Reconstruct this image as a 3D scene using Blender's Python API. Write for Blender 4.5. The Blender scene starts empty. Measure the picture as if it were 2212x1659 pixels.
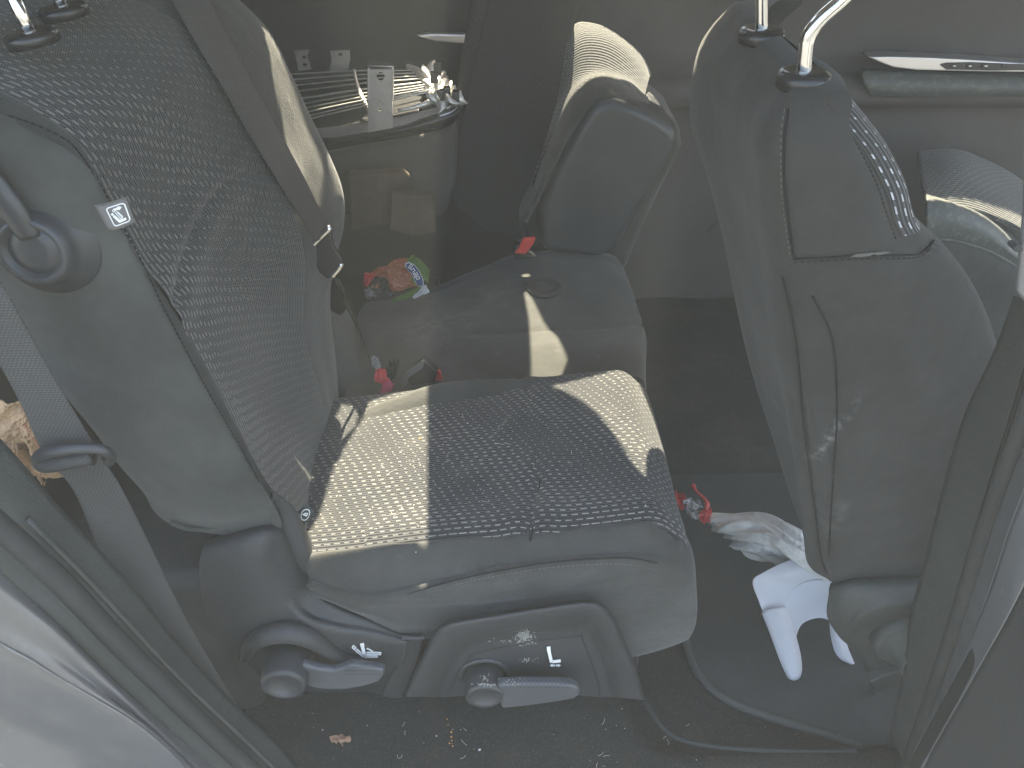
import bpy, bmesh, math, random
import numpy as np
from mathutils import Vector, Matrix
from mathutils.geometry import tessellate_polygon
random.seed(7); rng = np.random.default_rng(7)
SC = bpy.context.scene
COL = SC.collection
# ------------------------------------------------------------------ camera model (pixels of a 2212 x 1659 picture)
F = 1661.; PIT = math.radians(39); YAW = math.radians(1.5)
CAM = np.array([0., -.74, .92])
FW = np.array([math.sin(YAW)*math.cos(PIT), math.cos(YAW)*math.cos(PIT), -math.sin(PIT)])
RT = np.cross(FW, [0, 0, 1]); RT /= np.linalg.norm(RT); UP = np.cross(RT, FW)
def ray(px, py): return FW + RT*(px-1106)/F - UP*(py-829.5)/F
def Y(px, py, y): d = ray(px, py); return CAM + d*(y-CAM[1])/d[1]
def Z(px, py, z): d = ray(px, py); return CAM + d*(z-CAM[2])/d[2]
def PL(px, py, p0, n):
    d = ray(px, py); n = np.array(n, float); return CAM + d*((np.array(p0)-CAM) @ n)/(d @ n)
def V(*a): return np.array(a, float)
# ------------------------------------------------------------------ materials
def mat(name, col, rough=.8, spec=.3, metal=0., bump=None, mott=None, sheen=0., weave=None, coat=0., trans=0., flecks=None, twosided=None):
    m = bpy.data.materials.new(name); m.use_nodes = True
    nt = m.node_tree; N = nt.nodes; L = nt.links
    b = N['Principled BSDF']
    b.inputs['Base Color'].default_value = (*col, 1)
    b.inputs['Roughness'].default_value = rough
    b.inputs['Specular IOR Level'].default_value = spec
    b.inputs['Metallic'].default_value = metal
    b.inputs['Coat Weight'].default_value = coat
    if sheen:
        b.inputs['Sheen Weight'].default_value = sheen; b.inputs['Sheen Roughness'].default_value = .5
    tc = N.new('ShaderNodeTexCoord')
    cur = None
    def nd(t, **k):
        n = N.new(t)
        for a, v in k.items(): setattr(n, a, v)
        return n
    def mth(op, a, bb=None, c=None):
        n = nd('ShaderNodeMath', operation=op)
        for i, v in enumerate((a, bb, c)):
            if v is None: continue
            if isinstance(v, (int, float)): n.inputs[i].default_value = v
            else: L.new(v, n.inputs[i])
        return n.outputs[0]
    def noise(scale, detail=3, rough_=.6, vec=None):
        n = nd('ShaderNodeTexNoise'); n.inputs['Scale'].default_value = scale
        n.inputs['Detail'].default_value = detail; n.inputs['Roughness'].default_value = rough_
        L.new(vec if vec is not None else tc.outputs['Object'], n.inputs['Vector']); return n.outputs['Fac']
    def mix(fac, a, bb):
        n = nd('ShaderNodeMix', data_type='RGBA')
        if isinstance(fac, (int, float)): n.inputs[0].default_value = fac
        else: L.new(fac, n.inputs[0])
        for i, v in ((6, a), (7, bb)):
            if isinstance(v, tuple): n.inputs[i].default_value = (*v, 1)
            else: L.new(v, n.inputs[i])
        return n.outputs[2]
    cur = (*col,)[:3]
    bumps = []
    if mott:          # soft dusty mottling: (scale, colour, amount)
        for sc, c2, lo, hi in mott:
            mr = nd('ShaderNodeMapRange'); L.new(noise(sc, 5, .65), mr.inputs[0])
            mr.inputs[1].default_value = lo; mr.inputs[2].default_value = hi
            cur = mix(mr.outputs[0], cur, c2)
    if flecks:        # lint and dust specks
        sc, c2, th = flecks
        vo = nd('ShaderNodeTexVoronoi'); vo.inputs['Scale'].default_value = sc
        L.new(tc.outputs['Object'], vo.inputs['Vector'])
        wn = mth('GREATER_THAN', noise(sc*.13, 2), .52)
        cur = mix(mth('MULTIPLY', mth('LESS_THAN', vo.outputs['Distance'], th), wn), cur, c2)
    if weave:         # woven upholstery: broken pale threads in ribbed rows, laid out in metres along the surface
        sp = nd('ShaderNodeSeparateXYZ'); L.new(tc.outputs['UV'], sp.inputs[0])
        u, v = sp.outputs[0], sp.outputs[1]
        pitch, per, thread, dens = weave['pitch'], weave['per'], weave['thread'], weave.get('dens', 1)
        wob = mth('MULTIPLY', mth('SINE', mth('MULTIPLY', u, weave.get('wf', 17.))), weave.get('wa', .004))
        vv = mth('ADD', v, wob)
        row = mth('DIVIDE', vv, pitch); ri = mth('FLOOR', row); rf = mth('FRACT', row)
        line = mth('LESS_THAN', mth('ABSOLUTE', mth('SUBTRACT', rf, .5)), weave.get('lw', .11))
        wn = nd('ShaderNodeTexWhiteNoise', noise_dimensions='1D'); L.new(ri, wn.inputs['W'])
        ph = mth('ADD', mth('MULTIPLY', ri, weave.get('shift', .31)), mth('MULTIPLY', wn.outputs[0], .22))
        uf = mth('FRACT', mth('ADD', mth('DIVIDE', u, per), ph))
        wave = mth('SINE', mth('ADD', mth('MULTIPLY', u, weave.get('df', 26.)), mth('MULTIPLY', v, weave.get('dv', 31.))))
        duty = mth('ADD', mth('MULTIPLY', wave, .14*dens), .27*dens)
        edge = mth('MULTIPLY', mth('POWER', 2.718, mth('MULTIPLY', mth('ABSOLUTE', v), -weave.get('ek', 28.))), .60)
        duty = mth('ADD', duty, edge)
        dash = mth('LESS_THAN', uf, duty)
        m1 = mth('MULTIPLY', line, dash)
        if weave.get('fade'):
            m1 = mth('MULTIPLY', m1, mth('MAXIMUM', mth('MINIMUM', mth('SUBTRACT', 1.15, mth('DIVIDE', v, weave['fade'])), 1.), weave.get('fmin', .12)))
        # worn threads
        m1 = mth('MULTIPLY', m1, mth('MULTIPLY', mth('MULTIPLY_ADD', noise(60, 2), 1.2, .15), mth('MULTIPLY_ADD', noise(8, 4, .7), 1.7, .15)))
        rib = mth('SINE', mth('MULTIPLY', vv, 2*math.pi/(pitch/weave.get('ribs', 2))))
        ribc = mth('MULTIPLY_ADD', rib, .5, .5)
        cur = mix(mth('MULTIPLY', ribc, .55), cur, weave['rib'])
        cur = mix(m1, cur, thread)
        bumps.append((mth('MULTIPLY', rib, 1.), .0007))
    if bump:
        for sc, dist in bump: bumps.append((noise(sc, 3, .6), dist))
    if isinstance(cur, tuple): b.inputs['Base Color'].default_value = (*cur, 1)
    else: L.new(cur, b.inputs['Base Color'])
    prev = None
    for h, dist in bumps:
        bn = nd('ShaderNodeBump'); bn.inputs['Distance'].default_value = dist; bn.inputs['Strength'].default_value = 1
        L.new(h, bn.inputs['Height'])
        if prev: L.new(prev, bn.inputs['Normal'])
        prev = bn.outputs[0]
    if prev: L.new(prev, b.inputs['Normal'])
    if trans: b.inputs['Transmission Weight'].default_value = trans
    return m
M = {}
M['plain'] = mat('plain_fabric', (.041, .041, .038), .95, .12, sheen=.2, bump=[(480, .0012), (9, .006)],
                 mott=[(5, (.066, .066, .064), .45, .75), (22, (.10, .10, .10), .66, .86)], flecks=(260, (.2, .2, .19), .09))
M['plain_back'] = mat('seat_side_fabric', (.039, .040, .036), .95, .1, sheen=.15, bump=[(600, .0008), (7, .006)],
                 mott=[(4, (.078, .08, .077), .42, .75)], flecks=(200, (.16, .16, .15), .05))
M['front_fabric'] = mat('front_seat_fabric', (.037, .0355, .033), .95, .1, sheen=.12, bump=[(600, .0009), (6, .008)],
                 mott=[(3.5, (.054, .052, .049), .42, .7)], flecks=(170, (.17, .17, .16), .05))
WV = dict(pitch=.0088, per=.0155, lw=.085, thread=(.40, .385, .34), rib=(.046, .046, .043))
M['woven'] = mat('woven_fabric', (.018, .019, .022), .9, .15, sheen=.25, bump=[(1500, .0005)], weave=dict(WV, wa=.0022), flecks=(170, (.40, .34, .24), .085),
                 mott=[(11, (.05, .05, .048), .5, .85)])
M['woven_back'] = mat('woven_back_fabric', (.034, .034, .033), .9, .15, sheen=.25, bump=[(1500, .0005)],
                 weave=dict(WV, pitch=.0082, per=.0155, lw=.07, ek=30., df=24., dv=38., thread=(.36, .35, .32), rib=(.048, .048, .046), wf=9., wa=.007, fade=.33, dens=1.15))
M['woven_rib'] = mat('ribbed_fabric', (.036, .036, .035), .9, .15, sheen=.25, bump=[(1500, .0005)],
                 weave=dict(WV, pitch=.0062, per=.02, lw=.13, ek=60., thread=(.2, .2, .18), rib=(.12, .12, .115), ribs=1))
M['plastic'] = mat('grained_plastic', (.030, .032, .035), .46, .5, bump=[(420, .0016)], mott=[(6, (.042, .044, .047), .45, .8), (25, (.06, .06, .058), .66, .85)], flecks=(220, (.15, .15, .15), .05))
M['plastic_s'] = mat('smooth_plastic', (.034, .036, .040), .38, .5, bump=[(500, .0002)], mott=[(9, (.047, .049, .053), .45, .8), (30, (.07, .07, .068), .66, .85)])
M['lever'] = mat('lever_plastic', (.064, .068, .076), .45, .5, bump=[(600, .0002)], mott=[(12, (.095, .10, .107), .45, .8)])
M['trim'] = mat('door_trim_plastic', (.040, .045, .043), .62, .4, bump=[(400, .0008), (14, .003)], mott=[(5, (.058, .063, .061), .4, .75), (30, (.08, .08, .078), .68, .85)], flecks=(200, (.15, .15, .15), .05))
M['rubber'] = mat('rubber_seal', (.030, .032, .033), .65, .35, bump=[(300, .0004)], mott=[(9, (.06, .06, .058), .5, .85)])
M['groove'] = mat('dark_thread', (.02, .02, .02), .95, .1)
M['stitch'] = mat('stitch_thread', (.12, .12, .11), .9, .15)
M['paint'] = mat('silver_paint', (.15, .155, .168), .32, .5, metal=.4, coat=.5, bump=[(2.5, .02)], mott=[(4, (.145, .148, .155), .4, .8), (60, (.20, .20, .195), .6, .8)], flecks=(90, (.12, .12, .11), .05))
M['carpet'] = mat('floor_carpet', (.030, .033, .032), .98, .05, bump=[(520, .004), (60, .004)], mott=[(6, (.050, .045, .038), .45, .7), (300, (.075, .072, .065), .52, .75)])
M['mat'] = mat('rubber_floor_mat', (.022, .027, .028), .75, .35, bump=[(500, .0006), (20, .002)], mott=[(5, (.035, .04, .04), .45, .8)], flecks=(120, (.3, .3, .28), .05))
M['taupe'] = mat('far_door_plastic', (.072, .064, .061), .75, .3, bump=[(350, .0012), (5, .006)], mott=[(3, (.092, .083, .078), .4, .75)])
M['farcarpet'] = mat('seat_back_carpet', (.070, .064, .062), .98, .05, bump=[(900, .004)], mott=[(300, (.13, .122, .115), .52, .8)])
M['woven_front'] = mat('woven_front_fabric', (.030, .030, .030), .9, .15, sheen=.25, bump=[(600, .0008)],
                 weave=dict(WV, pitch=.0125, per=.019, lw=.10, ek=1000., dens=1.3, thread=(.75, .76, .78), rib=(.055, .055, .053), wf=4.))
M['web'] = mat('belt_webbing', (.080, .080, .078), .72, .3, weave=dict(pitch=.0032, per=.0045, thread=(.17, .17, .165), rib=(.115, .115, .11), shift=.5, lw=.2, ek=5., wa=0.))
M['chrome'] = mat('chrome', (.78, .78, .80), .10, .5, metal=1.)
M['steel'] = mat('bracket_steel', (.50, .50, .52), .38, .5, metal=.9, bump=[(60, .0006)], mott=[(30, (.3, .25, .22), .55, .8)])
M['grillemetal'] = mat('grille_chrome', (.66, .64, .60), .34, .6, metal=.55, mott=[(50, (.5, .48, .44), .5, .8)])
M['black'] = mat('gloss_black_plastic', (.02, .02, .021), .25, .5, bump=[(40, .0008)])
M['red'] = mat('red_buckle_plastic', (.50, .045, .035), .4, .5)
M['redwrap'] = mat('red_wrapper', (.55, .05, .06), .3, .5, bump=[(60, .003)], mott=[(35, (.7, .68, .66), .66, .70)])
M['pink'] = mat('pink_tape', (.62, .09, .16), .4, .4, bump=[(50, .002)])
M['white'] = mat('white_card', (.50, .51, .54), .75, .3, bump=[(300, .0002)], mott=[(8, (.44, .45, .48), .45, .8)])
M['white_print'] = mat('white_print', (.75, .75, .74), .7, .3)
M['bag'] = mat('plastic_bag_film', (.60, .60, .58), .38, .5, bump=[(45, .008), (14, .01)], mott=[(12, (.48, .48, .46), .4, .7)])
M['paper'] = mat('brown_paper', (.46, .31, .19), .85, .2, bump=[(28, .008), (9, .01)], mott=[(12, (.37, .24, .14), .4, .75)])
M['kraft'] = mat('cardboard', (.10, .075, .055), .85, .2, bump=[(20, .006)], mott=[(9, (.075, .056, .042), .4, .7)])
M['redprint'] = mat('red_print', (.45, .12, .08), .8, .2)
M['orange'] = mat('orange_print_film', (.27, .075, .035), .35, .5, bump=[(45, .004)], mott=[(20, (.32, .11, .05), .5, .8)])
M['green'] = mat('green_print_film', (.085, .16, .03), .4, .5, bump=[(45, .004)])
M['blue'] = mat('blue_print', (.035, .06, .17), .45, .4)
M['film'] = mat('black_film', (.018, .018, .016), .22, .5, bump=[(60, .006)])
M['silverfilm'] = mat('crinkled_foil', (.35, .35, .36), .25, .5, metal=.7, bump=[(80, .008)])
M['tag'] = mat('fabric_tag', (.155, .15, .15), .85, .2, bump=[(1200, .0003)])
M['tagdark'] = mat('dark_fabric_tag', (.035, .045, .045), .85, .2)
M['leaf'] = mat('dry_leaf', (.36, .22, .15), .8, .2, bump=[(200, .001)])
M['crumb'] = mat('crumb', (.62, .58, .48), .8, .2)
M['crumbo'] = mat('orange_crumb', (.55, .28, .08), .8, .2)
M['dust'] = mat('scuff_dust', (.36, .36, .33), .95, .1)
M['leather'] = mat('seat_bolster_vinyl', (.070, .075, .070), .5, .4, bump=[(350, .0008)], mott=[(60, (.16, .16, .14), .5, .8)])
M['alu'] = mat('satin_metal_trim', (.62, .61, .63), .3, .5, metal=.85)
M['undertrim'] = mat('dark_undertrim', (.020, .021, .022), .95, .1, bump=[(200, .001)], flecks=(120, (.08, .08, .08), .05))
M['sun_mask_panel'] = mat('sun_mask_panel', (.30, .29, .27), .9, .1)  # for the unseen roof and side panels that shape the sunlight
M['asphalt'] = mat('asphalt', (.06, .06, .058), .9, .2, bump=[(80, .01)], mott=[(30, (.09, .09, .085), .4, .8)])
# ------------------------------------------------------------------ mesh helpers
def tag(o, label=None, cat=None, group=None, kind=None):
    if label: o['label'] = label
    if cat: o['category'] = cat
    if group: o['group'] = group
    if kind: o['kind'] = kind
    return o
def thing(name, loc, label, cat, group=None):
    o = bpy.data.objects.new(name, None); o.empty_display_size = .05; COL.objects.link(o)
    o.location = Vector(loc); return tag(o, label, cat, group)
def link(name, me, m, parent=None, smooth=True):
    o = bpy.data.objects.new(name, me); COL.objects.link(o)
    ms = m if isinstance(m, (list, tuple)) else [m]
    for k in ms: me.materials.append(M[k])
    if smooth:
        me.polygons.foreach_set('use_smooth', [True]*len(me.polygons))
    if parent:
        o.parent = parent
        off = parent.location if parent.parent is None else Vector()
        if parent.type == 'EMPTY' and off.length: me.transform(Matrix.Translation(-off))
        root = parent
        while root.parent: root = root.parent
        if parent is not root and root.type == 'EMPTY': me.transform(Matrix.Translation(-root.location))
    me.update()
    return o
def cr(P, ts):
    """Catmull-Rom through P (n, ...) at params ts in 0..1"""
    P = np.asarray(P, float); n = len(P)
    if n == 1: return np.repeat(P, len(ts), 0)
    Q = np.concatenate([[2*P[0]-P[1]], P, [2*P[-1]-P[-2]]])
    out = []
    for t in ts:
        s = t*(n-1); i = min(int(s), n-2); f = s-i
        a, b, c, d = Q[i:i+4]
        out.append(.5*((2*b)+(c-a)*f+(2*a-5*b+4*c-d)*f*f+(3*b-a-3*c+d)*f**3))
    return np.array(out)
def lin(n): return np.linspace(0, 1, n+1)
def surf(ctrl, nr, nc):
    A = cr(ctrl, lin(nr)); B = cr(np.swapaxes(A, 0, 1), lin(nc)); return np.swapaxes(B, 0, 1)
def normals(G):
    du = np.gradient(G, axis=1); dv = np.gradient(G, axis=0)
    n = np.cross(du, dv); return n/(np.linalg.norm(n, axis=2, keepdims=True)+1e-12)
def arcs(G):
    U = np.concatenate([np.zeros((G.shape[0], 1)), np.cumsum(np.linalg.norm(np.diff(G, axis=1), axis=2), 1)], 1)
    W = np.concatenate([np.zeros((1, G.shape[1])), np.cumsum(np.linalg.norm(np.diff(G, axis=0), axis=2), 0)], 0)
    return U, W
def gmesh(name, G, uv=None, closed=False, keep=None):
    R, Cc = G.shape[:2]
    me = bpy.data.meshes.new(name)
    fs = []
    for i in range(R-1):
        for j in range(Cc-1):
            if keep is not None and not keep[i, j]: continue
            fs.append((i*Cc+j, i*Cc+j+1, (i+1)*Cc+j+1, (i+1)*Cc+j))
        if closed: fs.append((i*Cc+Cc-1, i*Cc, (i+1)*Cc, (i+1)*Cc+Cc-1))
    me.from_pydata([tuple(p) for p in G.reshape(-1, 3)], [], fs)
    if uv is None: uv = arcs(G)
    U, W = uv
    fl = np.stack([U.ravel(), W.ravel()], 1)
    ul = me.uv_layers.new(name='UVMap')
    li = np.empty(len(me.loops), int); me.loops.foreach_get('vertex_index', li)
    ul.data.foreach_set('uv', fl[li].ravel())
    return me
def solid(o, th, off=-1.):
    md = o.modifiers.new('t', 'SOLIDIFY'); md.thickness = th; md.offset = off; return o
LAST = {}
def sheet(name, ctrl, nr, nc, m, parent=None, th=None, off=0., disp=None, uv=None, flip=False):
    G = surf(np.array(ctrl, float), nr, nc) if nr else np.array(ctrl, float)
    U, W = arcs(G)
    if disp is not None: G = G + normals(G)*disp(U, W, G)[..., None]
    LAST['G'] = G
    o = link(name, gmesh(name, G, uv if uv is not None else (U, W)), m, parent)
    if th: solid(o, th, off)
    return o
def tube(name, pts, r, m, parent=None, n=10, seg=None, smooth_path=True, flat=1., upv=None):
    pts = np.array(pts, float)
    seg = seg or (len(pts)-1)*(6 if smooth_path else 1)
    P = cr(pts, lin(seg)) if smooth_path else pts
    rr = np.interp(lin(len(P)-1), lin(len(np.atleast_1d(r))-1) if np.ndim(r) else [0, 1], np.atleast_1d(r) if np.ndim(r) else [r, r])
    T = np.gradient(P, axis=0); T /= np.linalg.norm(T, axis=1, keepdims=True)+1e-12
    a = V(*(upv if upv is not None else (0, 0, 1)));
    if abs(T[0] @ a) > .95: a = V(1, 0, 0)
    rings = []
    nrm = a - T[0]*(T[0] @ a); nrm /= np.linalg.norm(nrm)
    for p, t, q in zip(P, T, rr):
        nrm = nrm - t*(nrm @ t); nrm /= np.linalg.norm(nrm)
        b = np.cross(t, nrm)
        rings.append([p+q*(math.cos(k*2*math.pi/n)*b + math.sin(k*2*math.pi/n)*nrm*flat) for k in range(n)])
    me = bpy.data.meshes.new(name)
    vs = [tuple(v) for ring in rings for v in ring]; fs = []
    for i in range(len(rings)-1):
        for k in range(n): fs.append((i*n+k, i*n+(k+1) % n, (i+1)*n+(k+1) % n, (i+1)*n+k))
    fs.append(tuple(range(n))[::-1]); fs.append(tuple((len(rings)-1)*n+k for k in range(n)))
    me.from_pydata(vs, [], fs)
    return link(name, me, m, parent)
def lathe(name, c, axis, prof, m, parent=None, n=40, sx=1.):
    """prof: (radius, distance along axis)"""
    axis = V(*axis); axis /= np.linalg.norm(axis)
    a = V(0, 0, 1) if abs(axis[2]) < .9 else V(1, 0, 0)
    e1 = np.cross(axis, a); e1 /= np.linalg.norm(e1); e2 = np.cross(axis, e1)
    vs = []; fs = []
    for r, h in prof:
        for k in range(n):
            t = 2*math.pi*k/n; vs.append(tuple(np.array(c)+axis*h+r*(sx*math.cos(t)*e1+math.sin(t)*e2)))
    for i in range(len(prof)-1):
        for k in range(n): fs.append((i*n+k, i*n+(k+1) % n, (i+1)*n+(k+1) % n, (i+1)*n+k))
    fs.append(tuple(range(n))); fs.append(tuple((len(prof)-1)*n+k for k in range(n))[::-1])
    me = bpy.data.meshes.new(name); me.from_pydata(vs, [], fs)
    bm = bmesh.new(); bm.from_mesh(me); bmesh.ops.recalc_face_normals(bm, faces=bm.faces); bm.to_mesh(me); bm.free()
    o = link(name, me, m, parent)
    return o
def prism(name, outline, ext, m, parent=None, bevel=.004, holes=(), smooth=False, seg=3):
    """outline: 3D points (roughly planar); ext: extrusion vector"""
    me = bpy.data.meshes.new(name)
    loops = [[Vector(p) for p in outline]] + [[Vector(p) for p in h] for h in holes]
    tris = tessellate_polygon(loops)
    flat = [p for l in loops for p in l]; n = len(flat); e = Vector(ext)
    vs = [tuple(p) for p in flat]+[tuple(p+e) for p in flat]
    fs = []
    if not holes: fs = [tuple(range(n)), tuple(range(2*n-1, n-1, -1))]
    else:
        fs = [tuple(t) for t in tris]+[tuple(n+i for i in reversed(t)) for t in tris]
    s = 0
    for l in loops:
        k = len(l)
        for i in range(k): fs.append((s+i, s+(i+1) % k, n+s+(i+1) % k, n+s+i))
        s += k
    me.from_pydata(vs, [], fs)
    bm = bmesh.new(); bm.from_mesh(me); bmesh.ops.recalc_face_normals(bm, faces=bm.faces); bm.to_mesh(me); bm.free()
    o = link(name, me, m, parent, smooth=smooth)
    if bevel and not holes:
        b = o.modifiers.new('b', 'BEVEL'); b.width = bevel; b.segments = seg; b.limit_method = 'ANGLE'; b.angle_limit = math.radians(35)
        me.polygons.foreach_set('use_smooth', [True]*len(me.polygons))
        w = o.modifiers.new('w', 'WEIGHTED_NORMAL')
    return o
def ysm(pts, y, n=None):   # pixels to a smooth polyline on the plane y
    P = np.array([Y(a, b, y) for a, b in pts]); return cr(P, lin(n)) if n else P
def box(name, lo, hi, m, parent=None, bevel=.004):
    x0, y0, z0 = lo; x1, y1, z1 = hi
    return prism(name, [(x0, y0, z0), (x1, y0, z0), (x1, y1, z0), (x0, y1, z0)], (0, 0, z1-z0), m, parent, bevel)
def multi(name, polys, ext, m, parent=None):
    """several little flat prisms of one mark in one mesh"""
    me = bpy.data.meshes.new(name); vs = []; fs = []
    for pl in polys:
        s = len(vs); k = len(pl); e = np.array(ext)
        vs += [tuple(p) for p in pl]+[tuple(np.array(p)+e) for p in pl]
        fs += [tuple(range(s, s+k)), tuple(range(s+2*k-1, s+k-1, -1))]
        for i in range(k): fs.append((s+i, s+(i+1) % k, s+k+(i+1) % k, s+k+i))
    me.from_pydata(vs, [], fs)
    bm = bmesh.new(); bm.from_mesh(me); bmesh.ops.recalc_face_normals(bm, faces=bm.faces); bm.to_mesh(me); bm.free()
    return link(name, me, m, parent, smooth=False)
def stroke(a, b, w):       # 2-D quad around a segment
    a = V(*a); b = V(*b); d = b-a; d /= np.linalg.norm(d)+1e-9; n = V(-d[1], d[0])*w/2; d = d*w*.2
    return [a-n-d, b-n+d, b+n+d, a+n-d]
def g(x, c, w): return np.exp(-((x-c)/w)**2)
def hit(G, px, py, lift=0., far=False):
    d = G-CAM; dep = d @ FW; gx = 1106+F*(d @ RT)/dep; gy = 829.5-F*(d @ UP)/dep
    q = np.hypot(gx-px, gy-py); cand = np.argwhere(q < q.min()+6)
    i, j = min(cand, key=lambda c: dep[c[0], c[1]] + q[c[0], c[1]]*.0005)
    r_ = ray(px, py); p = CAM + r_*dep[i, j]
    return p - r_/np.linalg.norm(r_)*lift
# =================================================================== FLOOR
FZ = -.40
def floor_h(x, y): return 0
xs = np.linspace(-1.25, 2.2, 200); ys = np.linspace(-.19, 1.34, 110)
G = np.array([[V(x, y, FZ) for x in xs] for y in ys])
G[..., 2] += .004*np.sin(G[..., 0]*21)*np.sin(G[..., 1]*17+1)
# foot well drops in front of the seat
def sm(a): a = np.clip(a, 0, 1); return a*a*(3-2*a)
well = sm((G[..., 0]-.215-.35*np.clip(-G[...,1]-.02,0,1))/.035)*sm((G[..., 1]+.125)/.025)*sm((.62-G[..., 1])/.03)*sm((1.1-G[..., 0])/.04)
G[..., 2] -= .055*well
o = link('floor', gmesh('floor', G), 'carpet'); tag(o, kind='structure')
o['label'] = 'dark carpeted car floor with a sunken foot well'
# storage well lid / mat with its raised rim
wellm = thing('floor_mat', (.42, .1, FZ-.05), 'dark rubber floor mat with a raised rounded rim in front of the rear seat', 'floor mat')
rimpx = [(1478, 1330), (1482, 1385), (1500, 1440), (1530, 1482), (1575, 1515), (1640, 1542), (1720, 1568), (1800, 1592), (1862, 1612)]
rim = np.array([Z(a, b, FZ-.040) for a, b in rimpx])
R2 = cr(rim, lin(40))
inner = [tuple(p) for p in R2]+[(1.02, -.08, FZ-.04), (1.02, .58, FZ-.04), (.27, .58, FZ-.04)]
prism('mat_panel', [(p[0], p[1], FZ-.052) for p in inner], (0, 0, .008), 'mat', wellm, bevel=.002)
tube('rim', [tuple(p) for p in rim], .0075, 'trim', wellm, n=10)
lowpx = [(1385, 1500), (1412, 1545), (1440, 1580), (1480, 1600), (1540, 1612), (1640, 1620), (1760, 1624), (1850, 1622)]
tube('lip', [Z(a, b, FZ-.002) for a, b in lowpx], .0042, 'mat', wellm, n=8)
# =================================================================== NEAR REAR SEAT
seat = thing('rear_seat', (-.02, .2, FZ), 'near dark rear seat with a sunlit dashed woven cushion and reclined backrest', 'car seat')
X0, X1 = -.345, .262
def topz(x): return -.012+(.046+.012)*(x+.27)/.53
def cush_point(x, y):
    z = topz(x)
    z += .014*(1-((y-.20)/.2)**2)*1.0
    ex = max(0, x-(X1-.05))/.05
    z -= .030*ex**2.2
    z -= .02*max(0, (y-.37)/.03)**2
    z += .012*g(y, .03, .04)*(1 if x > -.2 else .6)
    return z
us = np.linspace(X0, X1, 150); vs_ = np.linspace(0, .40, 110)
def seam_x(y):   # cross seam, pixels traced on the cushion
    return np.interp(y, [0, .10, .2, .3, .4], SEAMX)
SEAMX = []
for (a, b) in [(1145, 1172), (1163, 1070), (1168, 985), (1152, 912), (1118, 845)]:
    p = PL(a, b, (0, 0, topz(.04)+.01), (-.109, 0, 1)); SEAMX.append(p[0])
G = np.zeros((len(vs_), len(us), 3))
for i, y in enumerate(vs_):
    for j, x in enumerate(us):
        xf = x
        z = cush_point(x, y)
        G[i, j] = (xf, y, z)
XX, YY = G[..., 0], G[..., 1]
sx_ = seam_x(YY)
G[..., 2] -= .006*np.exp(-np.abs(XX-sx_)/.005)
G[..., 2] += .005*g(XX, sx_+.02, .02)+.005*g(XX, sx_-.02, .02)
for cx, cy, a, l, h in [(.02, .24, 60, .03, .0028), (-.06, .12, 40, .025, .002), (.17, .2, -70, .03, .0025), (-.16, .3, 20, .03, .002), (.1, .06, 10, .03, .0025), (.22, .33, 80, .02, .003)]:
    ca, sa = math.cos(math.radians(a)), math.sin(math.radians(a))
    q = (XX-cx)*ca+(YY-cy)*sa; w = -(XX-cx)*sa+(YY-cy)*ca
    G[..., 2] += h*np.exp(-(q/.07)**2-(w/l)**2)
# front roll-over, as extra columns
ext = []
for k, (dx, dz) in enumerate([(.008, -.006), (.018, -.018), (.026, -.036), (.031, -.06), (.033, -.10), (.028, -.15), (.02, -.2), (0, -.22)]):
    c = G[:, -1].copy(); c[:, 0] += dx; c[:, 2] += dz; ext.append(c)
G = np.concatenate([G, np.stack(ext, 1)], 1)
U, W = arcs(G)
# rows of thread bend at the cross seam and follow the front edge
W2 = W+.010*np.sin(U*9)*0+.02*np.maximum(0, U-(sx_[0, 0]-X0))*0
Wn = np.where(U > 0, W, W)
o = link('cushion', gmesh('cushion', G, (U, Wn)), 'woven', seat)
tube('seam', [PL(a, b, (0, 0, topz(.04)+.007), (-.109, 0, 1)) for a, b in [(1145, 1168), (1155, 1120), (1163, 1070), (1168, 1030), (1168, 985), (1162, 945), (1150, 910), (1135, 875), (1118, 848)]], .0016, 'groove', seat, n=6)
# plain side of the cushion
R0 = [(668, 1238), (800, 1228), (930, 1206), (1100, 1180), (1290, 1166), (1400, 1153), (1457, 1143)]
R1 = [(664, 1262), (775, 1290), (900, 1278), (1080, 1240), (1290, 1214), (1400, 1216), (1480, 1240)]
R2_ = [(672, 1274), (785, 1310), (900, 1330), (1100, 1295), (1290, 1262), (1400, 1290), (1487, 1310)]
R3 = [(690, 1284), (792, 1330), (850, 1368), (960, 1375), (1290, 1395), (1365, 1413), (1474, 1382)]
def edge0(a, b):
    p = Y(a, b, .0); p[2] = cush_point(min(p[0], X1), 0)-.0005+(-.01 if p[0] > .25 else 0); return p
rows = [[edge0(a, b)+V(0, .012, -.006) for a, b in R0], [edge0(a, b) for a, b in R0]]
rows += [[Y(a, b*.4+c*.6, -.020) for (a, b), (_, c) in zip(R0, R1)], [Y(a, b, -.032) for a, b in R1], [Y(a, b, -.036) for a, b in R2_],
         [Y(a, b*.4+c*.6, -.038) for (a, b), (_, c) in zip(R2_, R3)], [Y(a, b, -.028) for a, b in R3], [Y(a, b, -.0)+V(0, 0, .01) for a, b in R3]]
for r_ in rows:     # turn the front corner round
    last = r_[-1]; r_ += [last+V(.014, .018, -.002), last+V(.018, .05, -.004), last+V(.012, .09, -.008)]
def sdisp(U, W, G):
    d = np.zeros_like(U)
    t = U/U.max()
    d += .0035*np.exp(-(((W-.105)-.02*np.sin(t*5))/.006)**2)*g(t, .38, .2)
    d += .003*np.exp(-(((W-.125)+.02*np.sin(t*5+1))/.006)**2)*g(t, .30, .12)
    d += .0015*np.sin(U*60+W*30)*g(t, .4, .3)
    return -d
o = sheet('side_panel', rows, 90, 130, 'plain', seat, disp=sdisp); solid(o, .006, 0)
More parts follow.
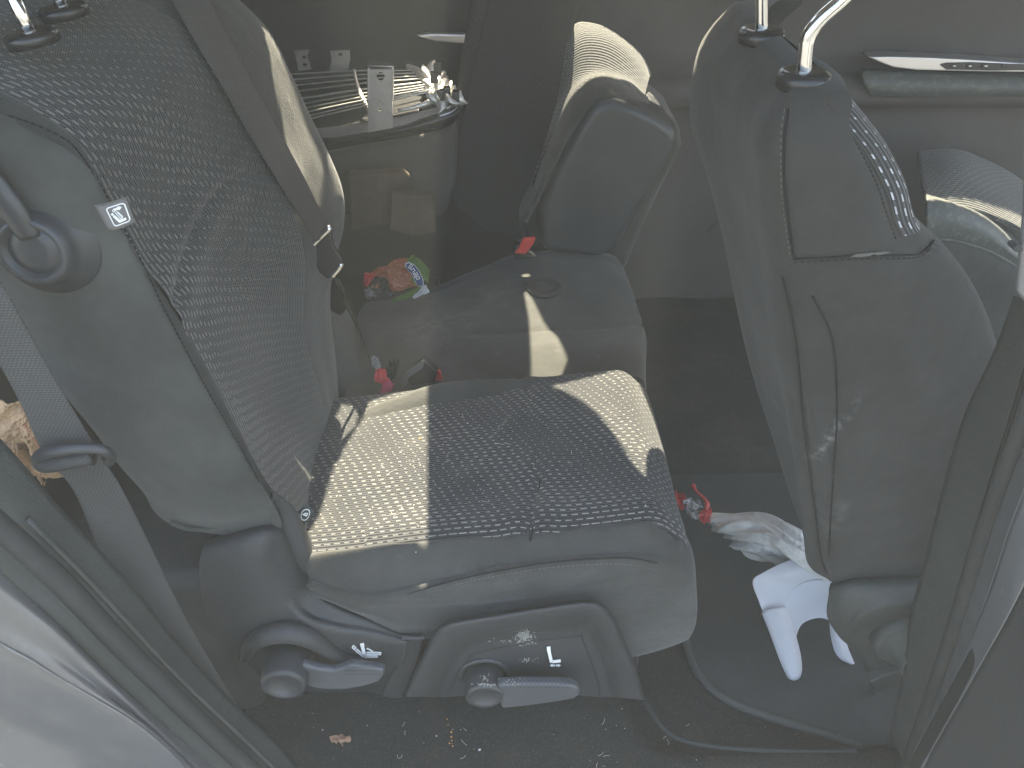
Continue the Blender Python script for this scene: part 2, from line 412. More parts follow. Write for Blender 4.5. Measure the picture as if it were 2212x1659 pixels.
# stitched seams on the side
def seam(name, pts, m='groove', r=.0013, parent=seat, n=6): return tube(name, pts, r, m, parent, n=n)
seam('seam', [Y(a, b, -.0345) for a, b in [(835, 1296), (900, 1277), (985, 1253), (1080, 1233), (1180, 1216), (1290, 1207), (1360, 1206), (1420, 1216)]], 'groove', .0012)
def stitches(pts, m='stitch', step=.007, length=.004, r=.0007, parent=seat):
    P = cr(np.array(pts), lin(400)); d = np.concatenate([[0], np.cumsum(np.linalg.norm(np.diff(P, axis=0), axis=1))])
    polys = []
    t = 0
    me = bpy.data.meshes.new('stitching'); vs = []; fs = []
    while t+length < d[-1]:
        a = np.array([np.interp(t, d, P[:, k]) for k in range(3)]); b = np.array([np.interp(t+length, d, P[:, k]) for k in range(3)])
        dd = b-a; dd /= np.linalg.norm(dd); e1 = np.cross(dd, (.3, .2, 1)); e1 /= np.linalg.norm(e1); e2 = np.cross(dd, e1); s = len(vs)
        for q in (a, b):
            for k in range(4):
                an = k*math.pi/2; vs.append(tuple(q+r*(math.cos(an)*e1+math.sin(an)*e2)))
        for k in range(4): fs.append((s+k, s+(k+1) % 4, s+4+(k+1) % 4, s+4+k))
        fs += [(s, s+1, s+2, s+3), (s+7, s+6, s+5, s+4)]
        t += step
    me.from_pydata(vs, [], fs); return link('stitching', me, m, parent, smooth=False)
stitches([Y(a, b, -.036) for a, b in [(985, 1262), (1080, 1243), (1180, 1227), (1290, 1219), (1360, 1220), (1420, 1232)]])
# far plain bolster of the cushion
bol = []
fa = [(742, 935), (800, 888), (865, 862), (945, 845), (1040, 838), (1145, 824)]
def ctop(a, b, dz=0): p = PL(a, b, (0, 0, topz(0)+.008), (-.109, 0, 1)); p[2] = cush_point(p[0], min(.4, p[1]))+dz; return p
rowA = [ctop(790, 905), ctop(850, 893), ctop(935, 873), ctop(1030, 858), ctop(1120, 843), ctop(1160, 832)]
hts = [.004, .010, .017, .016, .008, .002]
wid = [.025, .035, .042, .038, .026, .012]
rowB = [p+V(0, w*.35, h*.8) for p, h, w in zip(rowA, hts, wid)]
rowC = [p+V(0, w*.75, h) for p, h, w in zip(rowA, hts, wid)]
rowD = [p+V(0, w*1.1, h*.2-.02) for p, h, w in zip(rowA, hts, wid)]
rowE = [p+V(0, w*1.1, -.12) for p, h, w in zip(rowA, hts, wid)]
rowA_ = [p+V(0, -.004, -.004) for p in rowA]
sheet('cushion_bolster', [rowA_, rowB, rowC, rowD, rowE], 40, 60, 'plain', seat, th=.004)
# underside block
box('seat_base', (-.29, .0, FZ+.01), (.245, .375, -.06), 'plastic', seat, .01)
# ---- backrest
seam_px = [(0, 185), (60, 208), (120, 255), (170, 318), (215, 400), (290, 540), (345, 628), (390, 700), (480, 860), (560, 1020), (612, 1092), (655, 1155)]
sp = np.array([Y(a, b, .02) for a, b in seam_px]); sp = sp[np.argsort(sp[:, 2])]
def seamx(z): return float(np.interp(z, sp[:, 2], sp[:, 0]))
far_px = [(525, -70), (560, 0), (600, 85), (640, 170), (690, 280), (738, 375), (748, 440), (742, 500), (722, 560), (712, 640), (725, 760), (738, 900), (742, 1000)]
fp = np.array([Y(a, b, .45) for a, b in far_px]); fp = fp[np.argsort(fp[:, 2])]
def farx(z): return float(np.interp(z, fp[:, 2], fp[:, 0]))
zs = np.linspace(-.06, .70, 14)
topc = .70
def brow(z, k=1.):
    s = seamx(z); f = farx(z)
    return s, f
ctrl_face = []
ZF = list(np.linspace(-.05, .62, 12))+[.665, .69]
for z in ZF:
    s, f = seamx(z), farx(z)
    mid = min(s, f)-.018*max(0, 1-((z-.30)/.36)**2)-.004
    tz = max(0, (z-.60)/.09)
    def fl(y, d=0.): return V(s+(f-s)*(y-.02)/.42-.030*math.sin(math.pi*min(1, (y-.02)/.30))*max(.25, 1-((z-.30)/.40)**2)+d, y, z)
    row = [V(s, .02, z), fl(.07), fl(.13), fl(.19), fl(.25), fl(.305), fl(.355), fl(.40, .004), V(f-.0, .438, z), V(f-.030, .468, z), V(f-.10, .487, z), V(s-.20, .47, z)]
    if tz: row = [p-V(.05*tz**2, 0, 0) for p in row]
    ctrl_face.append(row)
zt = .712
last = ctrl_face[-1]
ctrl_face.append([V(p[0]-.035, p[1], zt) for p in last[:-2]]+[V(last[-2][0]-.02, last[-2][1]-.01, zt-.005), V(last[-1][0], last[-1][1]-.02, zt-.005)])
ctrl_face.append([V(-.60, p[1], zt-.004) for p in last])
NR, NC = 150, 150
GB = surf(np.array(ctrl_face), NR, NC)
UB, WB = arcs(GB)
# lumbar seam: arc from the near edge up over the middle
arc_px = [(375, 655), (382, 600), (400, 540), (425, 480), (455, 430), (495, 392), (540, 372), (600, 380)]
def pixgrid(Gq):
    d = Gq-CAM; dep = d @ FW
    return 1106+F*(d @ RT)/dep, 829.5-F*(d @ UP)/dep
PXg, PYg = pixgrid(GB)
ap = cr(np.array(arc_px, float), lin(60))
dist = np.min(np.hypot(PXg[..., None]-ap[:, 0], PYg[..., None]-ap[:, 1]), axis=-1)/1300.
below = np.zeros_like(dist)
nb = normals(GB)
sgn = np.where(nb[..., 0].mean() > 0, 1, -1)
GB = GB - nb*sgn*(.006*np.exp(-dist/.004))[..., None] + nb*sgn*(.006*np.exp(-((dist-.02)/.02)**2))[..., None]
# parts by column: woven face / plain bolster
cw = int(NC*5.05/11)
backrest = link('backrest', gmesh('backrest', GB[:, :cw+1], (WB[:, :cw+1], UB[:, :cw+1])), 'woven_back', seat)
link('backrest_bolster', gmesh('backrest_bolster', GB[:, cw:]), 'plain', seat)
# near plain side of the backrest
st_px = [(-90, 205), (0, 240), (75, 268), (150, 305), (205, 378), (262, 480), (300, 550), (350, 655), (405, 760), (470, 880), (520, 965), (560, 1040), (588, 1080)]
stp = np.array([Y(a, b, -.022) for a, b in st_px]); stp = stp[np.argsort(stp[:, 2])]
ctrl = []
ZS = list(np.linspace(.10, .62, 11))+[.66, .69, .705]
for z in ZS:
    s = seamx(z); t = float(np.interp(z, stp[:, 2], stp[:, 0]))
    w = .17+.03*z
    top = max(0, (z-.62)/.085)
    pinch = max(0, (.16-z)/.06)*.03
    ctrl.append([V(s-.006, .035, z-.002), V(s, .02, z), V(s-.01, -.002, z), V(t*.45+s*.55-.006, -.017, z), V(t, -.024+pinch*.3, z), V(t-.04, -.034+pinch*.5, z), V(t-.09, -.036+pinch*.6, z-.005), V(t-.13, -.028+pinch*.6, z-.01), V(t-w, -.005+pinch*.3, z-.015), V(t-w-.02, .03, z-.02), V(t-w-.025, .12, z-.02)])
    if top: ctrl[-1] = [p+V(-.045*top, .012*top, 0) for p in ctrl[-1]]
ctrl.append([p+V(-.03, .05, .004) for p in ctrl[-1]])
b0 = ctrl[0]
bottom = [V(p[0]*.9+(-.40)*.1, p[1]+.02, p[2]-.022-.028*math.sin(math.pi*i/10)) for i, p in enumerate(b0)]
bottom2 = [V(p[0], p[1]+.07, p[2]) for p in bottom]
ctrl = [bottom2, bottom]+ctrl
def bdisp(U, W, G):
    px, py = pixgrid(G)
    sp_ = cr(np.array(st_px, float), lin(80))
    d = np.min(np.hypot(px[..., None]-sp_[:, 0], py[..., None]-sp_[:, 1]), axis=-1)/1350.
    n = normals(G); s = 1 if n[:, 60, 1].mean() > 0 else -1
    return s*(.004*np.exp(-d/.0035)-.002*np.sin(U*23+W*11)*np.sin(W*31)*.6)
sheet('backrest_side', ctrl, 130, 120, 'plain_back', seat, disp=bdisp); GSIDE = LAST['G']
# lower plain flap by the hinge, with piping
tube('piping', [Y(a, b, -.012) for a, b in [(368, 1128), (410, 1142), (470, 1140), (530, 1118), (575, 1092), (596, 1068)]], .0035, 'plain_back', seat, n=8)
stitches([hit(GSIDE, a, b, .0012) for a, b in [(20, 250), (75, 268), (150, 307), (205, 380), (262, 482), (300, 552), (350, 657), (405, 762), (470, 882), (520, 967), (560, 1042)]], 'groove', .0065, .0045, .0008)
# tail of the backrest between hinge cover and cushion
tail = [[Y(a, b, y) for a, b, y in r] for r in [
    [(585, 1062, -.005), (612, 1075, .0), (640, 1105, .01), (650, 1130, .03)],
    [(590, 1120, -.005), (625, 1130, -.004), (655, 1150, .005), (672, 1172, .03)],
    [(600, 1200, -.005), (640, 1200, -.006), (668, 1210, .0), (690, 1225, .03)],
    [(620, 1290, .0), (655, 1280, .0), (680, 1280, .005), (700, 1290, .03)]]]
sheet('hinge_cover_flap', tail, 20, 16, 'plastic', seat, th=.004)
# headrest rods and sleeves
for (a, b, y) in [(65, 72, .12), (135, 16, .25)]:
    c = Y(a, b, y)
    base = V(c[0], c[1], .700)
    c = Z(a, b, .712)
    sl = lathe('headrest_sleeve', c, (-.12, 0, 1), [(.001, -.010), (.025, -.010), (.0262, -.003), (.0245, .001), (.019, .003), (.010, .0032), (.001, .0032)], 'black', seat, n=40)
    ax = V(-.10, 0, 1); ax /= np.linalg.norm(ax)
    tube('headrest_rod', [c-ax*.01, c+ax*.012, c+ax*(.052 if a < 100 else .034)], .0062, 'chrome', seat, n=16, smooth_path=False)
# fabric tags
def flat_frame(p0, px, pxx, pxy, y):
    pass
def tagquad(name, px4, y, m, parent, bulge=.003, off=V(0, 0, 0)):
    A, B, Cq, D = [Y(a, b, y)+off for a, b in px4]
    n = np.cross(B-A, D-A); n /= np.linalg.norm(n)
    if n @ (CAM-A) < 0: n = -n
    gr = []
    for i in range(7):
        r = []
        for j in range(7):
            s, t = j/6, i/6
            p = (A*(1-s)+B*s)*(1-t)+(D*(1-s)+Cq*s)*t
            r.append(p+n*bulge*math.sin(s*math.pi))
        gr.append(r)
    o = link(name, gmesh(name, np.array(gr)), m, parent); solid(o, .0012, 0)
    return o, (lambda s, t: (A*(1-s)+B*s)*(1-t)+(D*(1-s)+Cq*s)*t+n*(bulge*math.sin(max(0, min(1, s))*math.pi)+.0012)), n
tg, fr, n_ = tagquad('fabric_tag', [(204, 443), (272, 425), (291, 480), (236, 498)], -.052, 'tag', seat, .0035)
# pictogram: rounded frame, reclined seat, standing figure, arrow
def mark(name, polys, fr, n, m, parent, th=.0006):
    return multi(name, [[fr(s, t) for s, t in pl] for pl in polys], n*th, m, parent)
pp = []
def ringpts(x0, y0, x1, y1, r, k=5):
    o = []
    for cx, cy, a0 in ((x1-r, y0+r, -90), (x1-r, y1-r, 0), (x0+r, y1-r, 90), (x0+r, y0+r, 180)):
        for i in range(k+1):
            a = math.radians(a0+90*i/k); o.append((cx+r*math.cos(a), cy+r*math.sin(a)))
    return o
rp = ringpts(.36, .16, .92, .86, .09)
for i in range(len(rp)): pp.append(stroke(rp[i], rp[(i+1) % len(rp)], .035))
pp += [stroke((.46, .40), (.49, .45), .075), stroke((.50, .50), (.60, .74), .085), stroke((.60, .74), (.80, .73), .09),
       stroke((.60, .28), (.72, .28), .085), [(.72, .20), (.82, .28), (.72, .36)],
       stroke((.58, .38), (.66, .66), .02), stroke((.63, .36), (.72, .66), .02), stroke((.66, .38), (.75, .62), .02), stroke((.75, .62), (.70, .67), .02), stroke((.66, .66), (.72, .66), .02)]
hp = [(.56+.035*math.cos(a), .31+.045*math.sin(a)) for a in np.linspace(0, 2*math.pi, 9)[:-1]]
for i in range(8): pp.append(stroke(hp[i], hp[(i+1) % 8], .018))
mark('pictogram', pp, fr, n_, 'white_print', tg)
tube('hem', [fr(0, .01), fr(.5, .01), fr(1, .01)], .0008, 'stitch', tg, n=5)
tg2, fr2, n2 = tagquad('round_print_tag', [(640, 1108), (664, 1087), (680, 1105), (655, 1137)], .02, 'tagdark', seat, .0)
pp = []
hp = [(.5+.33*math.cos(a), .52+.33*math.sin(a)) for a in np.linspace(0, 2*math.pi, 17)[:-1]]
for i in range(16): pp.append(stroke(hp[i], hp[(i+1) % 16], .05))
pp += [stroke((.38, .35), (.52, .66), .07), stroke((.52, .66), (.68, .60), .07), stroke((.50, .40), (.62, .56), .05)]
mark('pictogram', pp, fr2, n2, 'white_print', tg2)
# side release knob with arm, upper left
c = Y(82, 536, -.045)
lathe('strap_pivot', c, (0, -1, .15), [(.056, -.02), (.054, -.012), (.040, -.008), (.037, .004), (.034, .012), (.031, .0145), (.0275, .013), (.026, .008), (.0245, .0065), (.023, .0085), (.012, .0095), (.001, .0095)], 'plastic_s', seat, n=64)
arm = [Y(-80, 330, -.045), Y(-20, 400, -.047), Y(28, 458, -.05), Y(66, 512, -.05)]
tube('strap_arm', arm, [.018, .017, .015, .012], 'plastic_s', seat, n=12, flat=.5, upv=(0, 1, 0))
# ---- side shields
# rear recliner cover
cov = [[Y(a, b, y) for a, b, y in r] for r in [
    [(455, 1165, -.0), (505, 1150, -.0), (555, 1135, .0), (598, 1120, .01), (640, 1180, .01), (668, 1240, .0), (700, 1290, -.01), (790, 1330, -.01), (850, 1362, -.01)],
    [(440, 1185, -.02), (495, 1168, -.03), (560, 1150, -.03), (605, 1160, -.02), (640, 1230, -.012), (668, 1285, -.02), (720, 1312, -.03), (800, 1342, -.035), (868, 1370, -.035)],
    [(432, 1230, -.03), (490, 1210, -.045), (560, 1195, -.045), (600, 1215, -.032), (628, 1270, -.03), (662, 1318, -.035), (720, 1340, -.042), (800, 1356, -.045), (880, 1382, -.045)],
    [(440, 1300, -.03), (500, 1290, -.048), (560, 1280, -.05), (595, 1285, -.045), (625, 1318, -.045), (660, 1345, -.052), (720, 1364, -.056), (800, 1378, -.056), (880, 1395, -.05)],
    [(465, 1385, -.025), (520, 1385, -.040), (560, 1380, -.045), (600, 1375, -.045), (640, 1380, -.045), (680, 1400, -.045), (730, 1410, -.048), (800, 1420, -.048), (872, 1430, -.044)],
    [(490, 1450, -.0), (540, 1455, -.005), (580, 1450, -.01), (620, 1450, -.01), (660, 1455, -.01), (700, 1460, -.012), (750, 1460, -.014), (800, 1455, -.02), (850, 1455, -.03)],
    [(520, 1520, .02), (550, 1520, .02), (590, 1515, .02), (620, 1510, .02), (660, 1510, .02), (700, 1510, .02), (750, 1510, .02), (800, 1505, .01), (850, 1505, -.01)]]]
o = sheet('recliner_cover', cov, 70, 90, 'plastic', seat, th=.004)
# arched hood over the knob
hood = [Y(a, b, y) for a, b, y in [(528, 1425, -.045), (545, 1392, -.055), (580, 1371, -.062), (630, 1366, -.064), (675, 1380, -.062), (712, 1405, -.058), (752, 1425, -.056), (790, 1418, -.054)]]
tube('knob_hood', hood, [.008, .013, .016, .017, .016, .012, .008, .004], 'plastic', seat, n=14)
def knob(px, py, y, r, h, name, body='plastic_s'):
    c = Y(px, py, y)
    k = lathe(name, c, (.02, -1, .05), [(r*.8, .0), (r*1.02, .002), (r*.99, h*.5), (r*.97, h*.9), (r*.92, h*.98), (r*.82, h), (r*.70, h*.985), (r*.62, h*.93), (r*.57, h*.90), (.001, h*.87)], body, seat, n=48)
    return k, c
k1, c1 = knob(628, 1408, -.045, .037, .062, 'recline_lever')
pts = [(655, 1418), (690, 1428), (722, 1432), (760, 1420), (800, 1425), (833, 1430), (832, 1442), (822, 1456), (790, 1466), (745, 1474), (700, 1473), (672, 1468), (650, 1440)]
lev = prism('paddle', [Y(a, b, -.072) for a, b in pts], (0, -.014, 0), 'lever', k1, .005)
# front shield: framed trapezoid
sh_out = [(868, 1506), (890, 1460), (920, 1400), (938, 1365), (962, 1345), (1000, 1336), (1100, 1320), (1200, 1304), (1260, 1297), (1290, 1300), (1315, 1318), (1340, 1365), (1365, 1420), (1385, 1480), (1392, 1512)]
sh_in = [(935, 1506), (960, 1455), (985, 1415), (1003, 1396), (1030, 1386), (1130, 1366), (1250, 1350), (1272, 1358), (1290, 1390), (1310, 1440), (1325, 1506)]
sh_in2 = [(962, 1506), (990, 1460), (1012, 1425), (1030, 1412), (1130, 1392), (1245, 1376), (1258, 1385), (1272, 1420), (1290, 1470), (1296, 1506)]
def rs(pts, n): return cr(np.array(pts, float), lin(n))
a_, b_, c_ = rs(sh_out, 90), rs(sh_in, 90), rs(sh_in2, 90)
def pr(pt, y): return Y(pt[0], pt[1], y)
mid1 = a_*.72+b_*.28; mid2 = a_*.35+b_*.65
rowsS = np.array([[pr(p, -.015) for p in a_], [pr(p, -.05) for p in a_], [pr(p, -.068) for p in a_*.93+b_*.07], [pr(p, -.074) for p in mid1], [pr(p, -.072) for p in mid2],
                  [pr(p, -.066) for p in b_*.85+a_*.15], [pr(p, -.060) for p in b_], [pr(p, -.056) for p in c_*.3+b_*.7], [pr(p, -.054) for p in c_*.9+b_*.1], [pr(p, -.050) for p in c_]])
GS = cr(rowsS, lin(45))
o = link('side_shield', gmesh('side_shield', GS), 'plastic', seat)
cen = pr((1130, 1490), -.047)
inn = np.array([[p*(1-t)+V(cen[0]*.9+p[0]*.1, -.05, cen[2])*t for p in GS[-1]] for t in lin(6)])
link('shield_panel', gmesh('shield_panel', inn), 'plastic_s', seat)
# seam ridge between the shields
tube('shield_rib', [Y(a, b, -.052) for a, b in [(868, 1376), (885, 1377), (905, 1378), (918, 1374)]], .004, 'plastic', seat, n=8)
prism('link_panel', [Y(a, b, -.045) for a, b in [(858, 1378), (915, 1376), (900, 1440), (868, 1510), (825, 1506), (855, 1440)]], (0, .012, 0), 'plastic', seat, .003)
# knob 2
ring = lathe('knob_collar', Y(1045, 1452, -.050), (.02, -1, .05), [(.040, -.004), (.042, .003), (.041, .006), (.036, .007), (.034, .003)], 'plastic_s', seat)
k2, c2 = knob(1046, 1454, -.050, .0325, .045, 'slide_lever')
pts = [(1075, 1460), (1130, 1458), (1200, 1459), (1235, 1462), (1249, 1470), (1250, 1483), (1238, 1491), (1190, 1499), (1140, 1506), (1082, 1512)]
prism('paddle', [Y(a, b, -.075) for a, b in pts], (0, -.016, 0), 'lever', k2, .005)
# dimples on both paddles
def dimples(rect, y, parent):
    polys = []; x0, y0, x1, y1 = rect
    for i in range(13):
        for j in range(4):
            a = x0+(x1-x0)*(i+.5*(j % 2))/12.5; b = y0+(y1-y0)*j/3
            polys.append([Y(a+1.1*math.cos(t), b+.9*math.sin(t), y) for t in np.linspace(0, 2*math.pi, 6)[:-1]])
    multi('grip_texture', polys, (0, -.0004, 0), 'groove', parent)
dimples((745, 1434, 820, 1456), -.0862, k1); dimples((1110, 1466, 1225, 1484), -.0912, k2)
# icons
def icon(polys_px, y, name='seat_icon', parent=seat):
    multi(name, [[Y(a, b, y) for a, b in pl] for pl in polys_px], (0, -.0008, 0), 'white_print', parent)
def spx(a, b, w): return [tuple(p) for p in stroke(a, b, w)]
ic = [spx((783, 1396), (788, 1417), 7), spx((782, 1391), (783, 1394), 8), spx((788, 1418), (815, 1417), 6),
      spx((771, 1402), (787, 1416), 2), spx((768, 1405), (784, 1418), 2), spx((763, 1394), (769, 1399), 2), spx((761, 1398), (766, 1403), 2), spx((763, 1394), (761, 1398), 2), spx((769, 1399), (766, 1403), 2),
      spx((792, 1409), (815, 1409), 2), spx((792, 1413), (815, 1413), 2), spx((815, 1409), (815, 1413), 2), spx((817, 1409), (823, 1410), 2), spx((817, 1413), (822, 1414), 2), spx((823, 1410), (822, 1414), 2),
      spx((794, 1401), (799, 1403), 2.2), spx((799, 1403), (804, 1407), 2.2), [(791, 1401), (795, 1398.5), (795, 1403)], [(806, 1409), (801.5, 1407.5), (806, 1404)]]
icon(ic, -.0580)
ic = [spx((1188, 1413), (1193, 1435), 7), spx((1187, 1404), (1187.5, 1410), 8), spx((1196, 1435), (1212, 1433), 5.5),
      [(1190, 1443), (1195, 1439.5), (1195, 1446.5)], spx((1195, 1443), (1200, 1443), 3), [(1213, 1443), (1208, 1439.5), (1208, 1446.5)], spx((1203, 1443), (1208, 1443), 3)]
icon([[(a-2, b-6) for a, b in pl] for pl in ic], -.0535)
# scuffs: dried scratches on the shield and knobs
def scuff(c, spread, n, y, parent, ln=5, w=.9):
    polys = []
    for i in range(n):
        a = c[0]+rng.normal()*spread[0]; b = c[1]+rng.normal()*spread[1]; t = rng.uniform(0, math.pi); l = rng.uniform(.5, 1)*ln
        polys.append(spx((a, b), (a+l*math.cos(t), b+l*math.sin(t)), w*rng.uniform(.5, 1.2)))
    multi('scuff_mark', [[Y(a, b, y) for a, b in pl] for pl in polys], (0, -.0005, 0), 'dust', parent)
scuff((1133, 1374), (10, 8), 190, -.0645, seat, 4)
scuff((1100, 1382), (18, 4), 10, -.064, seat, 4)
scuff((1143, 1425), (10, 2.5), 26, -.0545, seat, 3.5)
scuff((1052, 1478), (14, 2), 30, -.0965, k2, 4); scuff((1046, 1465), (6, 6), 12, -.088, k2, 4); scuff((1100, 1470), (12, 4), 12, -.0918, k2, 4)
# =================================================================== CENTRE SEAT
cs = thing('centre_seat', (0, .68, FZ), 'plain black centre seat cushion with a round recess and a thin sunlit wedge', 'car seat')
def czp(a, b, z): return Z(a, b, z)
topC = [[(735, 925), (800, 895), (950, 868), (1145, 842), (1265, 832), (1378, 818)],
        [(745, 860), (800, 830), (950, 800), (1145, 775), (1260, 762), (1380, 748)],
        [(760, 760), (800, 740), (950, 730), (1140, 715), (1250, 708), (1378, 700)],
        [(775, 680), (820, 672), (950, 655), (1130, 640), (1240, 635), (1360, 640)],
        [(790, 655), (850, 648), (960, 628), (1120, 572), (1230, 562), (1340, 580)],
        [(795, 650), (855, 643), (965, 618), (1120, 556), (1230, 548), (1325, 560)]]
zC = [[-.06, -.06, -.055, -.04, -.03, -.02], [-.03, -.03, -.03, -.018, -.005, .0], [-.02, -.02, -.015, -.01, -.01, -.03], [-.03, -.03, -.02, -.0, -.0, -.03], [-.05, -.05, -.03, 0, 0, -.04], [-.08, -.08, -.05, -.02, -.02, -.06]]
ctrl = [[Z(a, b, z) for (a, b), z in zip(r, zr)]+[Z(r[-1][0], r[-1][1], zr[-1])+V(.02, .0, -.08), Z(r[-1][0], r[-1][1], zr[-1])+V(.03, 0, -.25)] for r, zr in zip(topC, zC)]
ctrl.append([p+V(0, .01, -.15) for p in ctrl[-1]])
def cdisp(U, W, G):
    px, py = pixgrid(G)
    ly = np.interp(px, [1000, 1145, 1260, 1400], [726, 716, 709, 702])
    d = -.005*np.exp(-np.abs(py-ly)/3.5)*(px > 1000)
    d += .002*np.sin(U*35+2)*np.sin(W*28)
    n = normals(G); return d*(1 if n[30, 40, 2] > 0 else -1)
sheet('cushion', ctrl, 110, 130, 'plain', cs, th=.004, disp=cdisp)
c = hit(LAST['G'], 1175, 622, .002)
lathe('cup_recess', c, (0, 0, 1), [(.040, -.004), (.038, .004), (.030, .006), (.027, .001), (.024, .004), (.019, .003), (.016, -.01), (.001, -.012)], 'rubber', cs, n=36)
box('seat_base', (-.25, .47, FZ+.01), (.27, .84, -.11), 'plastic', cs, .01)
# =================================================================== FAR FOLDED SEAT
fs_ = thing('folded_car_seat', (.15, .9, FZ), 'far rear seat standing folded with a sunlit ribbed crown and smooth grey side', 'car seat')
# carpeted slab
out = [(1040, -12), (1030, 40), (1012, 130), (995, 250), (975, 340), (958, 400), (985, 455), (1040, 500), (1130, 520), (1180, 350), (1215, 200), (1245, 40), (1255, -12)]
prism('carpet_back', [Y(a, b, 1.03) for a, b in out], (0, .12, 0), 'farcarpet', fs_, .012)
# fuzzy edge strip
e1 = [(1036, -8), (1026, 60), (1008, 150), (992, 250), (975, 335), (962, 400)]
tube('carpet_edge', [Y(a, b, 1.035) for a, b in e1], [.020, .019, .016, .010, .005, .002], 'farcarpet', fs_, n=10)
# woven crown and its face
cr1 = [[Y(a, b, y) for a, b, y in r] for r in [
    [(1235, 60, 1.080), (1255, 50, 1.090), (1300, 58, 1.090), (1345, 85, 1.090), (1385, 120, 1.090), (1405, 160, 1.090)],
    [(1222, 110, 1.020), (1262, 85, 1.030), (1310, 90, 1.030), (1350, 112, 1.030), (1385, 150, 1.030), (1398, 178, 1.030)],
    [(1208, 200, 0.980), (1245, 165, 0.980), (1290, 150, 0.980), (1330, 158, 0.980), (1365, 175, 0.980), (1392, 205, 0.980)],
    [(1185, 290, 0.960), (1215, 230, 0.950), (1262, 180, 0.940), (1310, 168, 0.940), (1355, 180, 0.940), (1388, 208, 0.940)],
    [(1150, 400, 0.940), (1170, 340, 0.930), (1225, 240, 0.930), (1300, 180, 0.930), (1350, 190, 0.930), (1385, 212, 0.940)]]]
sheet('crown_panel', cr1, 40, 50, 'woven_rib', fs_, th=.006)
# bolster strip
bs = [[Y(a, b, y) for a, b, y in r] for r in [
    [(1122, 478, 0.900), (1150, 415, 0.910), (1185, 320, 0.920), (1222, 235, 0.930), (1262, 182, 0.930), (1312, 165, 0.940), (1360, 183, 0.950), (1398, 212, 0.960)],
    [(1128, 476, 0.880), (1157, 415, 0.890), (1195, 325, 0.895), (1235, 245, 0.900), (1275, 200, 0.900), (1318, 187, 0.900), (1362, 198, 0.920), (1400, 225, 0.940)],
    [(1133, 478, 0.870), (1163, 418, 0.875), (1204, 332, 0.880), (1245, 262, 0.880), (1285, 222, 0.880), (1320, 212, 0.880), (1365, 222, 0.900), (1396, 240, 0.920)],
    [(1137, 480, 0.880), (1168, 420, 0.885), (1210, 338, 0.890), (1250, 268, 0.890), (1290, 228, 0.890), (1322, 218, 0.890), (1366, 230, 0.910), (1392, 250, 0.930)]]]
sheet('bolster', bs, 16, 60, 'plain', fs_, th=.006)
# grey side slab with rounded edges
out = [(1168, 490), (1172, 440), (1200, 370), (1240, 290), (1275, 235), (1300, 218), (1325, 214), (1380, 232), (1430, 258), (1464, 282), (1462, 310), (1440, 360), (1400, 420), (1370, 470), (1335, 540), (1290, 562), (1170, 545)]
prism('side_slab', [Y(a, b, .865) for a, b in out], (0, .18, 0), 'plastic_s', fs_, .022, seg=5)
out = [(1120, 480), (1160, 400), (1230, 262), (1300, 200), (1400, 215), (1470, 270), (1475, 320), (1400, 470), (1350, 590), (1150, 590)]
prism('seat_core', [Y(a, b, .96) for a, b in out], (0, .20, 0), 'plain', fs_, .02)
# red buckle standing in the gap behind
def buckle(name, label, redpx, blkpx, y):
    t = thing(name, Y(*redpx[0], y), label, 'buckle', 'seat belt buckles')
    prism('release_button', [Y(a, b, y-.003) for a, b in redpx], (0, .010, 0), 'red', t, .0015)
    prism('buckle_body', [Y(a, b, y) for a, b in blkpx], (0, .02, 0), 'black', t, .002)
    return t
buckle('seat_belt_buckle', 'small red buckle at the foot of the folded far seat', [(1124, 530), (1130, 517), (1157, 515), (1152, 528), (1135, 549), (1112, 547)], [(1108, 545), (1114, 530), (1130, 530), (1138, 548), (1160, 556), (1112, 560)], .78)
t = thing('seat_belt_buckle', Y(915, 800, .44), 'red and black buckle lying just behind the woven cushion', 'buckle', 'seat belt buckles')
prism('release_button', [Y(a, b, .445) for a, b in [(917, 780), (952, 806), (956, 822), (940, 823), (915, 800)]], (0, .012, -.003), 'red', t, .0015)
prism('buckle_body', [Y(a, b, .43) for a, b in [(880, 822), (893, 796), (914, 778), (919, 782), (945, 806), (935, 826), (890, 832)]], (0, .03, -.01), 'black', t, .002)
prism('webbing_stub', [Y(a, b, .418) for a, b in [(862, 828), (878, 805), (910, 780), (916, 782), (914, 795), (884, 815), (876, 833)]], (0, .004, 0), 'web', t, .0006)
# =================================================================== BELTS
def belt(name, px, y, w, label, grp=None, th=.0014, wdir=None, lean=0, parent=None, nm=None):
    """px: rows of (left px, right px) at depth y"""
    rows = []
    for a, b, c_, d, yy in px:
        A, B = Y(a, b, yy), Y(c_, d, yy+lean)
        rows.append([A, A*.67+B*.33+V(0, 0, .0), A*.33+B*.67, B])
    G_ = surf(np.array(rows), 60, 12)
    o = link(nm or 'webbing', gmesh('webbing', G_), 'web', parent); solid(o, th, 0); return o
bt = thing('seat_belt', Y(150, 1000, -.11), 'grey near seat belt threaded through a black guide loop beside the seat', 'seat belt', 'seat belts')
belt('webbing', [(-230, 400, -120, 400, -.11), (-150, 530, -45, 530, -.11), (-75, 650, 28, 655, -.11), (-15, 760, 90, 768, -.11), (42, 865, 148, 868, -.11), (98, 985, 212, 975, -.112), (160, 1060, 262, 1055, -.11), (220, 1200, 325, 1180, -.105), (290, 1350, 388, 1310, -.105), (380, 1490, 452, 1425, -.11), (490, 1640, 560, 1600, -.11)], 0, 0, '', parent=bt)
